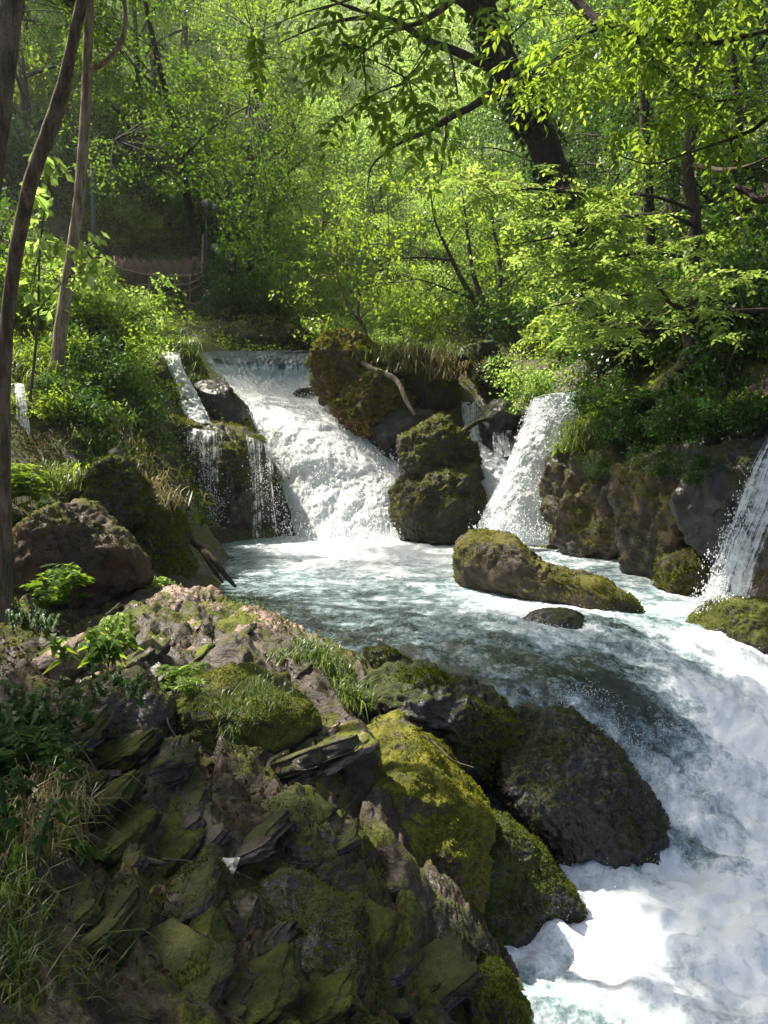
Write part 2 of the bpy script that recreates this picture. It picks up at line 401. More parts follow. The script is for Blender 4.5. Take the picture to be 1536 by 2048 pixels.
_W = [  # world x, y, height relative to the eye
    (0, 0, -1.6), (-3, 0, -1.35), (-6, 0, -0.6), (0, -6, -1.2), (-8, -6, 0.5), (-5, 3, -1.2), (-8, 5, 0.3), (-7, 8, 0.9), (-13, 8, 4), (-20, 12, 9), (-14, 18, 8),
    (1.5, 0, -2.0), (2.2, 1, -3.5), (1.0, 2.2, -2.45), (1.55, 3.2, -3.6), (1.3, 4.3, -3.8), (1.4, 5.2, -3.8), (2.5, 3, -4), (3, 5, -4), (3.5, 0, -4), (3, 6, -3.8), (2.2, -5, -3.8), (5.2, -5, -2), (5.4, 1, -2.2), (5.2, 4, -1.9), (8, 0, 0.5), (8, 4, 0.6),
    (0.9, 5.9, -3.5), (1.8, 6.3, -3.0), (2.8, 6.8, -2.9), (3.6, 7.2, -2.6), (0.6, 6.6, -2.3), (1.5, 7.2, -2.4), (2.8, 8, -2.5), (4.4, 7.6, -1.75), (5.2, 6.4, -1.5), (4.9, 8.3, -.9),
    (-0.7, 7.7, -2.3), (0.5, 8.5, -2.5), (-1.6, 9.6, -2.3), (0, 10.5, -2.6), (-2.0, 12, -2.4), (0, 13, -2.6), (2, 11, -2.6), (2.9, 9.5, -2.5), (3.0, 12, -2.5), (2.6, 13.6, -2.5), (-3.0, 14.5, -2.3), (-2, 15.0, -2.4), (1.2, 14.2, -2.4), (0.2, 15.6, -2.2),
    (3.75, 12, -2.3), (3.95, 10.6, -2.3), (4.15, 9.3, -2.2), (3.55, 13.2, -2.3), (4.3, 13.5, .5), (4.5, 12, .55), (4.7, 10.4, .45), (4.8, 9.2, .3), (6, 12, 1.4), (7.5, 9.5, 1.6),
    (-2.1, 16.5, -1.0), (-2.3, 18.2, -.2), (-1.75, 18.9, .2), (-1.6, 17.6, -.6), (-1.9, 20.0, 1.0), (-1.3, 19.8, 1.0), (-2.7, 19.8, 1.3), (-3.4, 20.3, 1.5), (-2.9, 21.2, 2.45), (-4.4, 21.2, 2.4), (-3.0, 24, 2.4), (-4.5, 23.5, 2.7), (-3.0, 30, 2.6), (-5.5, 22, 3.2), (-1.0, 23, 2.9), (-1.0, 30, 4.2), (-3.2, 36, 3.0), (-6, 34, 7),
    (0.8, 17.0, -.3), (2.2, 17.0, -.4), (2.2, 18.2, .9), (2.1, 20, 1.4), (-0.3, 17.6, .4), (0.6, 18.6, 2.2), (3.2, 15.7, .4), (2.0, 15.6, -1.2),
    (-12, 26, 9), (-15, 32, 14), (-8, 30, 7.2), (0, 40, 9), (6, 30, 7), (12, 24, 8), (14, 34, 15), (0, 52, 19), (-24, 50, 28), (26, 50, 28), (0, 80, 44), (-45, 85, 55), (45, 85, 55), (25, 15, 12), (20, 5, 8), (-30, 25, 18), (40, 30, 24), (-45, 40, 32), (0, 120, 75), (60, 120, 80), (-60, 120, 80), (18, -8, 4), (-20, -8, 4),
]
_tp = np.array([P(a, b, c) for a, b, c in _T] + [(x, y, z + CAMZ) for x, y, z in _W])
TFIT = rbf_fit(_tp)
def ground_h(x, y, detail=True):
    q = np.column_stack([np.ravel(x), np.ravel(y)]).astype(float)
    z = rbf_eval(TFIT, q)
    if detail:
        r = np.hypot(q[:, 0], q[:, 1]); k = np.clip(r / 9, .35, 3)
        p3 = np.column_stack([q, z * 0])
        z = z + .16 * k * fbm(p3 * .55, 5, 3) + .05 * fbm(p3 * 3.1, 4, 9)
        # slate layers crop out as steps in the near bank
        near = smooth(9.5, 6.5, q[:, 1]) * smooth(2.2, .6, q[:, 0]) * smooth(-6, -3.4, q[:, 0])
        s = (np.column_stack([q, z]) @ STRATA) * 3.1 + .7 * fbm(p3 * .9, 3, 21)
        fr = s - np.floor(s); saw = np.where(fr < .8, fr / .8, (1 - fr) / .2)
        s2 = s * 3.7 + fbm(p3 * 2.5, 3, 33); fr2 = s2 - np.floor(s2); saw2 = np.where(fr2 < .75, fr2 / .75, (1 - fr2) / .25)
        z = z + near * (.10 * (saw - .5) + .045 * (saw2 - .5)) + near * .035 * ridged(p3 * 4.5, 4, 37)
    return z.reshape(np.shape(x))
_na, _nr = 340, 380
_ang = np.linspace(R(-82), R(82), _na)
_ang = np.sign(_ang) * np.abs(_ang) ** 1.25 / (R(82) ** .25)
_rad = 0.9 * (150 / 0.9) ** np.linspace(0, 1, _nr)
_A, _Rr = np.meshgrid(_ang, _rad)
_X, _Y = _Rr * np.sin(_A), _Rr * np.cos(_A) - 0.6
_Z = ground_h(_X, _Y)
GV = np.column_stack([_X.ravel(), _Y.ravel(), _Z.ravel()]); GF = gridfaces(_nr, _na)[:, ::-1]
# soil on the slopes, bare slate on the near bank
_near = smooth(10.0, 8.0, GV[:, 1]) * smooth(-4.6, -2.6, GV[:, 0] + .6 * fbm(GV * .8, 3, 5))
def ground_mat():
    m, nt = newmat('bank_ground')
    geo = nd(nt, 'NewGeometry'); pos = geo.outputs['Position']
    rk = nd(nt, 'Attribute', attribute_name='slate').outputs['Fac']
    rot = (math.atan2(STRATA[1], STRATA[2]), -math.asin(STRATA[0]), 0)
    ly = noi(nt, stretch(nt, pos, (6.0, 6.0, 38.0), rot), 1.0, 5, .7, .5)
    big = noi(nt, pos, 1.1, 5, .6); med = noi(nt, pos, 6.5, 6, .65); fine = noi(nt, pos, 38, 4, .7); fine2 = noi(nt, pos, 110, 3, .6)
    sl = mixc(nt, ramp(nt, ly, .3, .7), (.014, .010, .007), (.076, .055, .037))
    sl = mixc(nt, ramp(nt, big, .52, .66), sl, mixc(nt, ramp(nt, ly, .35, .7), (.028, .018, .012), (.15, .096, .064)))
    so = mixc(nt, ramp(nt, med, .35, .65), (.018, .014, .010), (.075, .052, .036))
    col = mixc(nt, ramp(nt, math_(nt, 'ADD', rk, math_(nt, 'MULTIPLY', math_(nt, 'SUBTRACT', med, .5), .9)), .4, .6), so, sl)
    nz = nd(nt, 'SeparateXYZ', {0: geo.outputs['Normal']}).outputs[2]
    mf = math_(nt, 'ADD', math_(nt, 'MULTIPLY', math_(nt, 'SUBTRACT', big, .5), 2.0), math_(nt, 'MULTIPLY', math_(nt, 'SUBTRACT', med, .5), 1.3))
    mf = math_(nt, 'SUBTRACT', math_(nt, 'ADD', mf, math_(nt, 'MULTIPLY', nz, .2)), math_(nt, 'MULTIPLY', rk, .10))
    mf = ramp(nt, mf, .06, .26)
    mc = mixc(nt, ramp(nt, fine, .35, .65), (.025, .036, .006), (.11, .115, .016))
    col = mixc(nt, mf, col, mc)
    hill = ramp(nt, nd(nt, 'SeparateXYZ', {0: pos}).outputs[1], 24.0, 34.0)
    col = mixc(nt, hill, col, mixc(nt, ramp(nt, big, .35, .65), (.07, .12, .02), (.14, .19, .035)))
    h = math_(nt, 'ADD', math_(nt, 'MULTIPLY', ly, .6), math_(nt, 'ADD', math_(nt, 'MULTIPLY', fine, .4), math_(nt, 'MULTIPLY', fine2, .15)))
    bp = nd(nt, 'Bump', {'Height': h, 'Strength': .9, 'Distance': .04}).outputs[0]
    ro = nd(nt, 'MapRange', {0: math_(nt, 'ADD', med, math_(nt, 'MULTIPLY', mf, .5)), 1: .36, 2: .75, 3: .36, 4: .95}).outputs[0]
    b = nd(nt, 'BsdfPrincipled', {'Base Color': col, 'Roughness': ro, 'Normal': bp, 'Specular IOR Level': .4})
    out(nt, b.outputs[0]); return m
M['ground'] = ground_mat()
ground = tag(link('riverbank_ground', mesh('riverbank_ground', GV, GF, M['ground'], True, {'slate': _near})), 'steep gorge banks of soil, slate and forest floor either side of the river', kind='structure')

# the near bank again, close up: bedded slate broken into blocks and plates
def slate_relief(q, z):
    p = np.column_stack([q, z]); p3 = np.column_stack([q, z * 0])
    J1 = np.cross(STRATA, [0, 0, 1.0]); J1 /= np.linalg.norm(J1); J2 = np.cross(STRATA, J1)
    wp = np.column_stack([fbm(p3 * 1.4, 3, 71), fbm(p3 * 1.4, 3, 72), fbm(p3 * 1.4, 3, 73)]) * .22
    pw = p + wp; D = 0
    for k, (fs, fj, a) in enumerate([(3.0, .8, .050), (9.0, 1.6, .016), (26.0, 3.0, .006)]):
        s = pw @ STRATA * fs; u = pw @ J1 * fj + .37 * np.floor(s); v = pw @ J2 * fj + .61 * np.floor(s)
        h = np.sin(np.floor(s) * 12.99 + np.floor(u) * 78.23 + np.floor(v) * 37.72 + k) * 43758.5; h = h - np.floor(h)
        fr = s - np.floor(s); lip = np.where(fr < .82, fr / .82, (1 - fr) / .18)
        D = D + a * ((h - .5) * 1.1 + (lip - .5) * .7)
    soft = smooth(.05, .45, fbm(p3 * .9, 3, 77))                  # hollows filled with earth and moss
    return D * (1 - .75 * soft) + .006 * fbm(p3 * 14, 3, 79)
_bx, _by = np.meshgrid(np.linspace(-4.6, 1.75, 330), 1.75 * (8.6 / 1.75) ** np.linspace(0, 1, 330))
_q = np.column_stack([_bx.ravel(), _by.ravel()])
_z0 = ground_h(_q[:, 0], _q[:, 1])
_edge = smooth(-4.6, -3.9, _q[:, 0]) * smooth(8.6, 8.0, _q[:, 1]) * smooth(1.75, 1.3, _q[:, 0])
_zb = _z0 + _edge * slate_relief(_q, _z0) + .03 * _edge - .06 * (1 - _edge)
BV, BF = np.column_stack([_q, _zb]), gridfaces(330, 330)
_sl = smooth(-4.4, -2.6, BV[:, 0] + .6 * fbm(BV * .8, 3, 5))
bank_rock = tag(link('bank_rock', mesh('bank_rock', BV, BF, M['ground'], True, {'slate': _sl})), 'broken slate bedrock of the near bank beside the rapids', kind='structure')

# ------------------------------------------------------------------ river: pool, rapids and lower pool in one sheet
_WP = [(420, 1120, -1.8), (560, 1150, -1.8), (800, 1110, -1.78), (700, 1090, -1.76), (900, 1200, -1.8), (700, 1250, -1.82), (1000, 1110, -1.8), (1150, 1140, -1.8), (1300, 1190, -1.82), (480, 1200, -1.8),
       (600, 1270, -1.82), (720, 1320, -1.84), (900, 1330, -1.86), (1020, 1380, -1.92), (1150, 1320, -1.86), (1300, 1290, -1.88), (1400, 1250, -1.88),
       (1130, 1390, -1.95), (1230, 1420, -2.05), (1330, 1450, -2.20), (1390, 1400, -2.10), (1450, 1330, -2.00), (1536, 1330, -2.05), (1430, 1490, -2.32), (1536, 1470, -2.30), (1330, 1540, -2.42), (1420, 1620, -2.62), (1536, 1600, -2.60), (1360, 1720, -2.78), (1480, 1720, -2.76), (1600, 1700, -2.72), (1700, 1500, -2.35), (1700, 1350, -2.1)]
_WW = [(.4, 4, -2.9), (1.5, 4.4, -2.83), (2.5, 4, -2.83), (1.5, 3, -2.86), (3.6, 4.6, -2.8), (2.2, 4.8, -2.8), (1.0, 4.9, -2.8), (1, 0, -2.95), (4, 0, -2.95), (1, -6, -3.0), (5, -6, -3.0), (5, 3, -2.85), (.8, 5.3, -2.75), (.7, 5.75, -2.2), (1.0, 5.9, -2.0), (.5, 6.2, -1.9), (-3, 15, -1.8), (0, 17, -1.75), (3, 15, -1.8), (4, 12, -1.8), (4.2, 9, -1.85), (4.6, 7.6, -2.0)]
WFIT = rbf_fit(np.array([G(a, b, c) for a, b, c in _WP] + [(x, y, z + CAMZ) for x, y, z in _WW]))
_FO = [  # foam: px, py, relative level, amount
    (420, 1120, -1.8, .30), (450, 1090, -1.8, .40), (560, 1100, -1.8, .82), (680, 1095, -1.8, 1.0), (800, 1095, -1.8, 1.0), (900, 1100, -1.8, .8), (600, 1130, -1.8, .72), (760, 1135, -1.8, .78), (900, 1140, -1.8, .6), (480, 1160, -1.8, .38),
    (640, 1170, -1.8, .42), (800, 1180, -1.8, .55), (900, 1200, -1.8, .55), (1000, 1110, -1.8, .55), (1100, 1110, -1.8, .55), (1180, 1130, -1.8, .62), (1270, 1160, -1.8, .52), (1340, 1200, -1.8, .55), (1400, 1220, -1.85, .9),
    (560, 1220, -1.8, .22), (700, 1230, -1.8, .26), (830, 1230, -1.8, .42), (960, 1230, -1.8, .60), (1060, 1230, -1.8, .62), (650, 1290, -1.82, .22), (800, 1290, -1.84, .28), (950, 1290, -1.85, .28), (1080, 1290, -1.85, .45), (1180, 1280, -1.86, .62), (1280, 1280, -1.88, .55), (1330, 1250, -1.86, .45),
    (800, 1320, -1.85, .16), (950, 1350, -1.88, .16), (1050, 1360, -1.9, .12), (1150, 1350, -1.9, .10), (1250, 1360, -1.95, .26), (1320, 1360, -2.0, .45), (1230, 1410, -2.05, .12), (1310, 1430, -2.2, .14), (1340, 1460, -2.3, .3), (1390, 1380, -2.1, .75), (1450, 1330, -2.02, .85), (1520, 1340, -2.05, .9),
    (1150, 1400, -1.95, .55), (1200, 1450, -2.2, .6), (1130, 1390, -1.92, .3), (1430, 1470, -2.45, .95), (1520, 1480, -2.55, 1.0), (1340, 1540, -2.6, .85), (1420, 1600, -2.9, .85), (1500, 1600, -2.9, 1.05), (1440, 1660, -3.05, .72), (1350, 1700, -3.15, .85), (1250, 1760, -3.2, .95), (1130, 1710, -3.2, .75), (1120, 1750, -3.2, .9), (1300, 1820, -3.2, .95), (1450, 1800, -3.2, 1.05), (1230, 1880, -3.2, .88), (1400, 1950, -3.25, .90), (1100, 1930, -3.25, .75), (1060, 2000, -3.3, .7), (1250, 2040, -3.3, .84), (1480, 2040, -3.3, .86)]
def ZM(z): return float(np.interp(z, [-3.3, -3.2, -2.9, -2.6, -2.3, -2.0, -1.8], [-2.88, -2.8, -2.6, -2.42, -2.2, -2.0, -1.8]))
FFIT = rbf_fit(np.array([np.append(G(a, b, ZM(c))[:2], f) for a, b, c, f in _FO] + [(4.6, 8, .6), (5, 3, .7), (1, 1, .7), (4, 0, .7), (-3, 15, .5), (3, 16, .7)]))
_wa, _wr = 500, 370
_ang = np.linspace(R(-25), R(36), _wa); _rad = 2.0 * (17.5 / 2.0) ** np.linspace(0, 1, _wr)
_A, _Rr = np.meshgrid(_ang, _rad); _q = np.column_stack([(_Rr * np.sin(_A)).ravel(), (_Rr * np.cos(_A)).ravel()])
_wz = rbf_eval(WFIT, _q); _fo = rbf_eval(FFIT, _q)
_fa, _fc = _q @ np.array([.72, -.69]), _q @ np.array([.69, .72])          # along and across the current of the rapids
_rap = smooth(9.2, 7.6, _q[:, 1]) * smooth(4.2, 5.2, _q[:, 1])
_fo = np.clip(_fo + .34 * _rap * fbm(np.column_stack([_fa * .9, _fc * 3.6, _wz * 1.5]), 4, 61) + .10 * fbm(np.column_stack([_q * [1.0, 2.4], _wz]), 3, 63) - .22 * smooth(6.4, 5.2, _q[:, 1]) * smooth(-.15, .5, fbm(np.column_stack([_fa * .7, _fc * 2.2, 0 * _wz]), 4, 64)), 0, 1.1)
_p3 = np.column_stack([_q, _wz])
_turb = .25 + 1.0 * smooth(.15, .9, _fo)
_dr = smooth(-1.95, -2.3, _wz - CAMZ) 
_wz = _wz + (.030 + .06 * _dr) * _turb * fbm(_p3 * [1.2, 1.7, 1.2], 3, 41) + (.020 + .030 * _dr) * _turb * (np.abs(fbm(_p3 * [2.6, 3.6, 2.6], 3, 47, .42)) * 2 - .5) + .010 * _turb * np.abs(fbm(_p3 * [8, 12, 8], 3, 53)) + .010 * ridged(_p3 * [6, 10, 6], 4, 55) * (1 - .6 * smooth(.5, 1, _fo)) + .055 * _rap * fbm(np.column_stack([_fa * 1.8, _fc * 4.2, _wz * 2]), 4, 58, .55) + .02 * _rap * np.abs(fbm(_p3 * 7, 3, 59))
river = tag(link('river_water', mesh('river_water', np.column_stack([_q, _wz]), gridfaces(_wr, _wa)[:, ::-1], M['water'], True, {'foam': _fo})),
            'white and teal river water of the plunge pool, the rapids and the lower pool', kind='structure')
RIVER = np.column_stack([_q, _wz]); RIVW = _rap * smooth(.25, .7, _fo) * smooth(1.0, .8, np.abs(fbm(RIVER * 2.2, 3, 66)) * 1.6) + 1e-9
# the reach above the weir
_x = np.linspace(-6.5, -0.5, 60); _y = np.linspace(21.15, 40, 120); _A, _B = np.meshgrid(_x, _y)
_zz = CAMZ + 2.66 + .012 * (_B - 21) + .02 * fbm(np.stack([_A * 2, _B * 1.2, 0 * _A], -1), 3, 2)
tag(link('river_water', mesh('upper_river_water', np.column_stack([_A.ravel(), _B.ravel(), _zz.ravel()]), gridfaces(120, 60)[:, ::-1], M['water'], True, {'foam': np.full(_A.size, .15)})),
    'calm dark reach of the river above the weir', kind='structure')

# ------------------------------------------------------------------ rocks
def outline_radius(poly, c, n=256):
    poly = np.asarray(poly, float) - c; th = np.linspace(0, 2 * np.pi, n, endpoint=False); d = np.stack([np.cos(th), -np.sin(th)], 1)
    A = poly; B = np.roll(poly, -1, axis=0); E = B - A
    r = np.zeros(n)
    den = d[:, None, 0] * E[None, :, 1] - d[:, None, 1] * E[None, :, 0]
    den = np.where(np.abs(den) < 1e-9, 1e-9, den)
    t = (A[None, :, 0] * E[None, :, 1] - A[None, :, 1] * E[None, :, 0]) / den
    s = (A[None, :, 0] * d[:, None, 1] - A[None, :, 1] * d[:, None, 0]) / den
    t = np.where((s >= -1e-6) & (s <= 1 + 1e-6) & (t > 0), t, 0)
    r = t.max(1)
    k = np.array([1, 2, 1]) / 4
    for _ in range(2): r = np.convolve(np.concatenate([r[-1:], r, r[:1]]), k, 'valid')
    return r
ROCKS = {}
def facet(V, seed, n, lo=.66, hi=.95, hard=.9, tilt=.25):
    """knock flat faces into a boulder along its bedding and joints"""
    rg = np.random.RandomState(seed + 900); c = V.mean(0); V = V.copy()
    J1 = np.cross(STRATA, [0, 0, 1.0]); J1 /= np.linalg.norm(J1); J2 = np.cross(STRATA, J1)
    for i in range(n):
        nn = [STRATA, -STRATA, J1, -J1, J2, -J2][i % 6] + rg.normal(size=3) * (tilt if i < 6 else .55); nn /= np.linalg.norm(nn)
        pr = (V - c) @ nn; o = np.percentile(pr, 99) * rg.uniform(lo, hi)
        V -= np.maximum(0, pr - o)[:, None] * hard * nn
    return V
def rock_shape(poly, d, T, sub=6, slope=0.0, lean=0.0, seed=0, amp=.10, freq=2.2, strata=0.0, sfreq=9.0, center=None, box_=.62, lump=0.0, cuts=9, grain=.018, drip=1.0):
    """a boulder whose outline, seen from the path, is poly; T metres deep; slope: metres of distance per photo pixel to the right"""
    poly = np.asarray(poly, float)
    c = np.array(center) if center else (poly.min(0) + poly.max(0)) / 2
    S, Fc = ico(sub)
    th = np.arctan2(S[:, 2], S[:, 0]) % (2 * np.pi); rho = np.hypot(S[:, 0], S[:, 2])
    rr = outline_radius(poly, c); n = len(rr)
    r = np.interp(th, np.linspace(0, 2 * np.pi, n + 1), np.append(rr, rr[0]))
    rho2 = rho ** .8
    px = c[0] + r * rho2 * np.cos(th); py = c[1] - r * rho2 * np.sin(th)
    V = P(px, py, np.full(len(px), d))
    dep = np.sign(S[:, 1]) * np.abs(S[:, 1]) ** box_ * T
    zc = P(c[0], c[1], d)[2]
    V[:, 1] += dep + slope * (px - c[0]) + lean * (V[:, 2] - zc)
    size = r.mean() / F * d
    if cuts: V = facet(V, seed, cuts)
    N = vnormals(V, Fc)
    D = amp * size * (fbm(V * freq / size, 5, seed) + .5 * ridged(V * freq * .7 / size, 3, seed + 5))
    if lump: D = D + lump * size * (np.abs(fbm(V * np.array([1, 1, drip]) * 4.5 / size, 4, seed + 11)) - .25)
    if strata:
        s = (V @ STRATA) * sfreq / size + 1.6 * fbm(V * 1.1 / size, 3, seed + 3)
        fr = s - np.floor(s); saw = np.where(fr < .78, fr / .78, (1 - fr) / .22)
        lay = np.sin(np.floor(s) * 12.9898 + seed) * .5 + .5          # every layer stands out differently
        D = D + strata * size * ((saw - .5) * .45 + (lay - .5) * .8) * smooth(-.35, .25, fbm(V * 1.9 / size, 3, seed + 13))
    D = D + grain * (np.abs(fbm(V * 11, 3, seed + 17)) - .2) * min(1.0, size * 2) * (1 + .12 * d)
    V = V + N * D[:, None]
    return V, Fc
def rock(name, label, cat, poly, d, T, mat, fuzz=0, fuzzsize=.02, fuzzmat=None, group=None, **kw):
    kw.setdefault('drip', .35 if name == 'cliff_rock' else 1.0)
    kw['sub'] = 7 if kw.get('seed') in (8, 22, 27, 31) else min(kw.get('sub', 6), 6 if d < 12.5 or kw.get('seed') in (45, 52, 54, 60, 61, 71) else 5)
    V, Fc = rock_shape(poly, d, T, **kw)
    base = np.array([V[:, 0].mean(), V[:, 1].mean(), V[:, 2].min()])
    root = thing(name, label, cat, base, group)
    o = part('stone', V, Fc, M[mat], root)
    root_ = root; root = o
    if fuzz: moss_fuzz(root, V, Fc, fuzz, fuzzsize, fuzzmat or 'moss_leaf', kw.get('seed', 0))
    return root_, V, Fc
def moss_fuzz(root, V, Fc, n, size, mat, seed, up=.05):
    n = int(n * .48)
    rng = np.random.RandomState(seed + 77)
    pts, nr = sample(V, Fc, n, rng, lambda c, nn: smooth(-.35, .5, nn[:, 2] + .7 * fbm(c * 2.6, 3, seed)) * smooth(-.25, .12, fbm(c * 1.7, 4, seed + 9) + up) * (nn[:, 1] < .6))
    V2, F2, rn = blades(pts, nr, size, rng)
    part('moss', V2, F2, M[mat], root, kind='stuff', shade=False, fattrs={'rnd': rn})
def blades(pts, nr, size, rng, spread=.9, wide=.35):
    """one small pointed leaf per point"""
    n = len(pts)
    dirn = nr + rng.normal(size=(n, 3)) * spread; dirn /= np.linalg.norm(dirn, axis=1)[:, None] + 1e-9
    side = np.cross(dirn, rng.normal(size=(n, 3))); side /= np.linalg.norm(side, axis=1)[:, None] + 1e-9
    L = (size * rng.uniform(.5, 1.3, n))[:, None]
    a = pts - dirn * L * .15; t = pts + dirn * L
    m = pts + dirn * L * .45
    V = np.stack([a, m + side * L * wide, t, m - side * L * wide], 1).reshape(-1, 3)
    return V, np.arange(4 * n).reshape(-1, 4), rng.rand(n)
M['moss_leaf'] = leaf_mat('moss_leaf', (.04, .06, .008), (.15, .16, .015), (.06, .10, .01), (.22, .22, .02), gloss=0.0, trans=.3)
M['moss_leaf_bright'] = leaf_mat('moss_leaf_bright', (.08, .10, .010), (.26, .24, .018), (.12, .14, .01), (.36, .32, .02), gloss=0.0, trans=.3)  # brighter copy of the moss; on the lit boulder sunlight is in its colour
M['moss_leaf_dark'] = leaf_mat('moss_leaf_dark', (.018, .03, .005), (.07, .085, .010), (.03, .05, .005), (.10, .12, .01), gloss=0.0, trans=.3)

BOULD = 'boulders of the river'
rock('boulder', 'long brown mossy boulder lying alone in the middle of the pool', 'boulder',
     [(918, 1135), (922, 1100), (945, 1080), (985, 1066), (1020, 1072), (1050, 1100), (1085, 1128), (1135, 1135), (1185, 1147), (1235, 1185), (1264, 1218), (1240, 1245), (1190, 1240), (1100, 1220), (1000, 1195), (925, 1180)],
     9.5, .55, 'moss_brown', cuts=6, slope=-.0042, seed=3, amp=.10, center=(1060, 1150), fuzz=9000, fuzzsize=.022, fuzzmat='moss_leaf', group=BOULD)
rock('boulder', 'wet black boulder with trickling water beside the lower rapids', 'boulder',
     [(995, 1570), (1005, 1475), (1060, 1435), (1120, 1438), (1180, 1458), (1230, 1500), (1290, 1570), (1332, 1650), (1328, 1725), (1300, 1760), (1250, 1765), (1180, 1740), (1090, 1730), (1030, 1650)],
     5.4, .5, 'wet_black', cuts=5, sub=7, seed=8, amp=.10, lump=.08, grain=.014, fuzz=9000, fuzzsize=.016, fuzzmat='moss_leaf_dark', group=BOULD)
rock('boulder', 'dark green mossy ledge between the pool and the sunlit moss boulder', 'boulder',
     [(690, 1335), (760, 1338), (850, 1345), (930, 1368), (1000, 1400), (1035, 1450), (1040, 1600), (1000, 1660), (930, 1640), (850, 1560), (760, 1440), (700, 1390)],
     5.75, .45, 'moss_dark', sub=7, seed=12, amp=.14, lump=.16, center=(890, 1450), fuzz=16000, fuzzsize=.02, fuzzmat='moss_leaf', group=BOULD)
rock('boulder', 'small round mossy rock at the edge of the dark water', 'boulder',
     [(722, 1330), (725, 1305), (760, 1295), (800, 1300), (830, 1325), (836, 1345), (800, 1360), (740, 1360)], 6.5, .25, 'moss_dark', sub=5, seed=15, amp=.12, fuzz=4000, fuzzsize=.018, fuzzmat='moss_leaf', group=BOULD)
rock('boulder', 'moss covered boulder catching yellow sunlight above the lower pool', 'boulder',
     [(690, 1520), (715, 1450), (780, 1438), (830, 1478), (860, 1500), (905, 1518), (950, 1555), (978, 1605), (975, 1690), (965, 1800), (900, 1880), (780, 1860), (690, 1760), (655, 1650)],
     4.75, .48, 'moss_sunlit', sub=7, seed=22, amp=.10, strata=.05, sfreq=5, fuzz=26000, fuzzsize=.014, fuzzmat='moss_leaf_bright', lean=.25, group=BOULD)
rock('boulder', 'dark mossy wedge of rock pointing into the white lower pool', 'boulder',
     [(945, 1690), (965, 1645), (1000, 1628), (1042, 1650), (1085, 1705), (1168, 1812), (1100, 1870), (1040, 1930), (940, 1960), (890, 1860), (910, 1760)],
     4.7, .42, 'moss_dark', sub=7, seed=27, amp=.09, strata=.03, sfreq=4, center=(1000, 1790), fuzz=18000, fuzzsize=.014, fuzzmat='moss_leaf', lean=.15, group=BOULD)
rock('boulder', 'low green mossy rock at the water edge nearest the viewer', 'boulder',
     [(800, 1985), (850, 1925), (905, 1890), (970, 1905), (1010, 1950), (1052, 1995), (1060, 2090), (960, 2180), (820, 2150)],
     3.65, .36, 'moss_rock', sub=7, seed=31, amp=.12, strata=.05, sfreq=5, fuzz=16000, fuzzsize=.012, fuzzmat='moss_leaf', group=BOULD)
rock('boulder', 'big rounded brown boulder on the shaded bank behind the path', 'boulder',
     [(38, 1060), (85, 1003), (130, 993), (200, 1037), (268, 1088), (294, 1130), (290, 1190), (230, 1240), (120, 1235), (50, 1200), (30, 1120)],
     7.5, .62, 'tufa_brown', sub=7, seed=36, amp=.10, lump=.05, fuzz=5000, fuzzsize=.02, fuzzmat='moss_leaf_dark', group=BOULD)
rock('boulder', 'tall mossy rock beside the log where the bank meets the pool', 'boulder',
     [(255, 1040), (285, 990), (320, 985), (352, 1015), (370, 1065), (362, 1100), (380, 1140), (376, 1195), (290, 1200), (255, 1120)],
     9.6, .7, 'moss_rock', sub=6, seed=41, amp=.12, lump=.10, fuzz=12000, fuzzsize=.03, fuzzmat='moss_leaf', group=BOULD)
rock('boulder', 'dark blocky rock veiled by thin dripping strands of water', 'boulder',
     [(300, 930), (340, 880), (385, 855), (450, 848), (520, 880), (548, 960), (572, 1050), (590, 1105), (480, 1110), (370, 1105), (325, 1020)],
     16.3, 1.3, 'tufa', sub=7, seed=45, amp=.08, lump=.05, box_=.5, fuzz=9000, fuzzsize=.05, fuzzmat='moss_leaf', group=BOULD)
rock('boulder', 'bare wet dark rock beside the upper chute of the main fall', 'boulder',
     [(380, 770), (405, 755), (435, 758), (472, 785), (506, 825), (500, 858), (440, 870), (390, 850)], 17.7, .7, 'wet_black', sub=6, seed=49, amp=.10, group=BOULD)
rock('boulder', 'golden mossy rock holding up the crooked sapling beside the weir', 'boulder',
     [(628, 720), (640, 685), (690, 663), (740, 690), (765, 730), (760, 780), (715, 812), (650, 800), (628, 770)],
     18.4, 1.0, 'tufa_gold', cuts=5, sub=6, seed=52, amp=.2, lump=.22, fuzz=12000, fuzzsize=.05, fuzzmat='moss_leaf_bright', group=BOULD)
rock('boulder', 'shaggy moss covered rock leaning over the side of the main fall', 'boulder',
     [(650, 800), (690, 770), (760, 745), (810, 780), (830, 840), (790, 866), (740, 870), (690, 845)],
     17.6, .8, 'tufa_gold', cuts=5, sub=6, seed=54, amp=.2, lump=.22, fuzz=9000, fuzzsize=.05, fuzzmat='moss_leaf', group=BOULD)
rock('boulder', 'grass topped rock in the middle between the two falls', 'boulder',
     [(745, 735), (800, 708), (870, 705), (905, 735), (915, 790), (900, 840), (840, 850), (770, 840)], 18.6, 1.2, 'moss_rock', sub=6, seed=56, amp=.12, fuzz=8000, fuzzsize=.05, group=BOULD)
rock('boulder', 'upper half of the grey green island rock between the two falls', 'boulder',
     [(803, 880), (828, 845), (880, 833), (922, 868), (958, 905), (948, 965), (880, 985), (812, 970)],
     15.6, .8, 'moss_grey', cuts=6, sub=6, seed=60, amp=.16, lump=.16, fuzz=8000, fuzzsize=.04, fuzzmat='moss_leaf', group=BOULD)
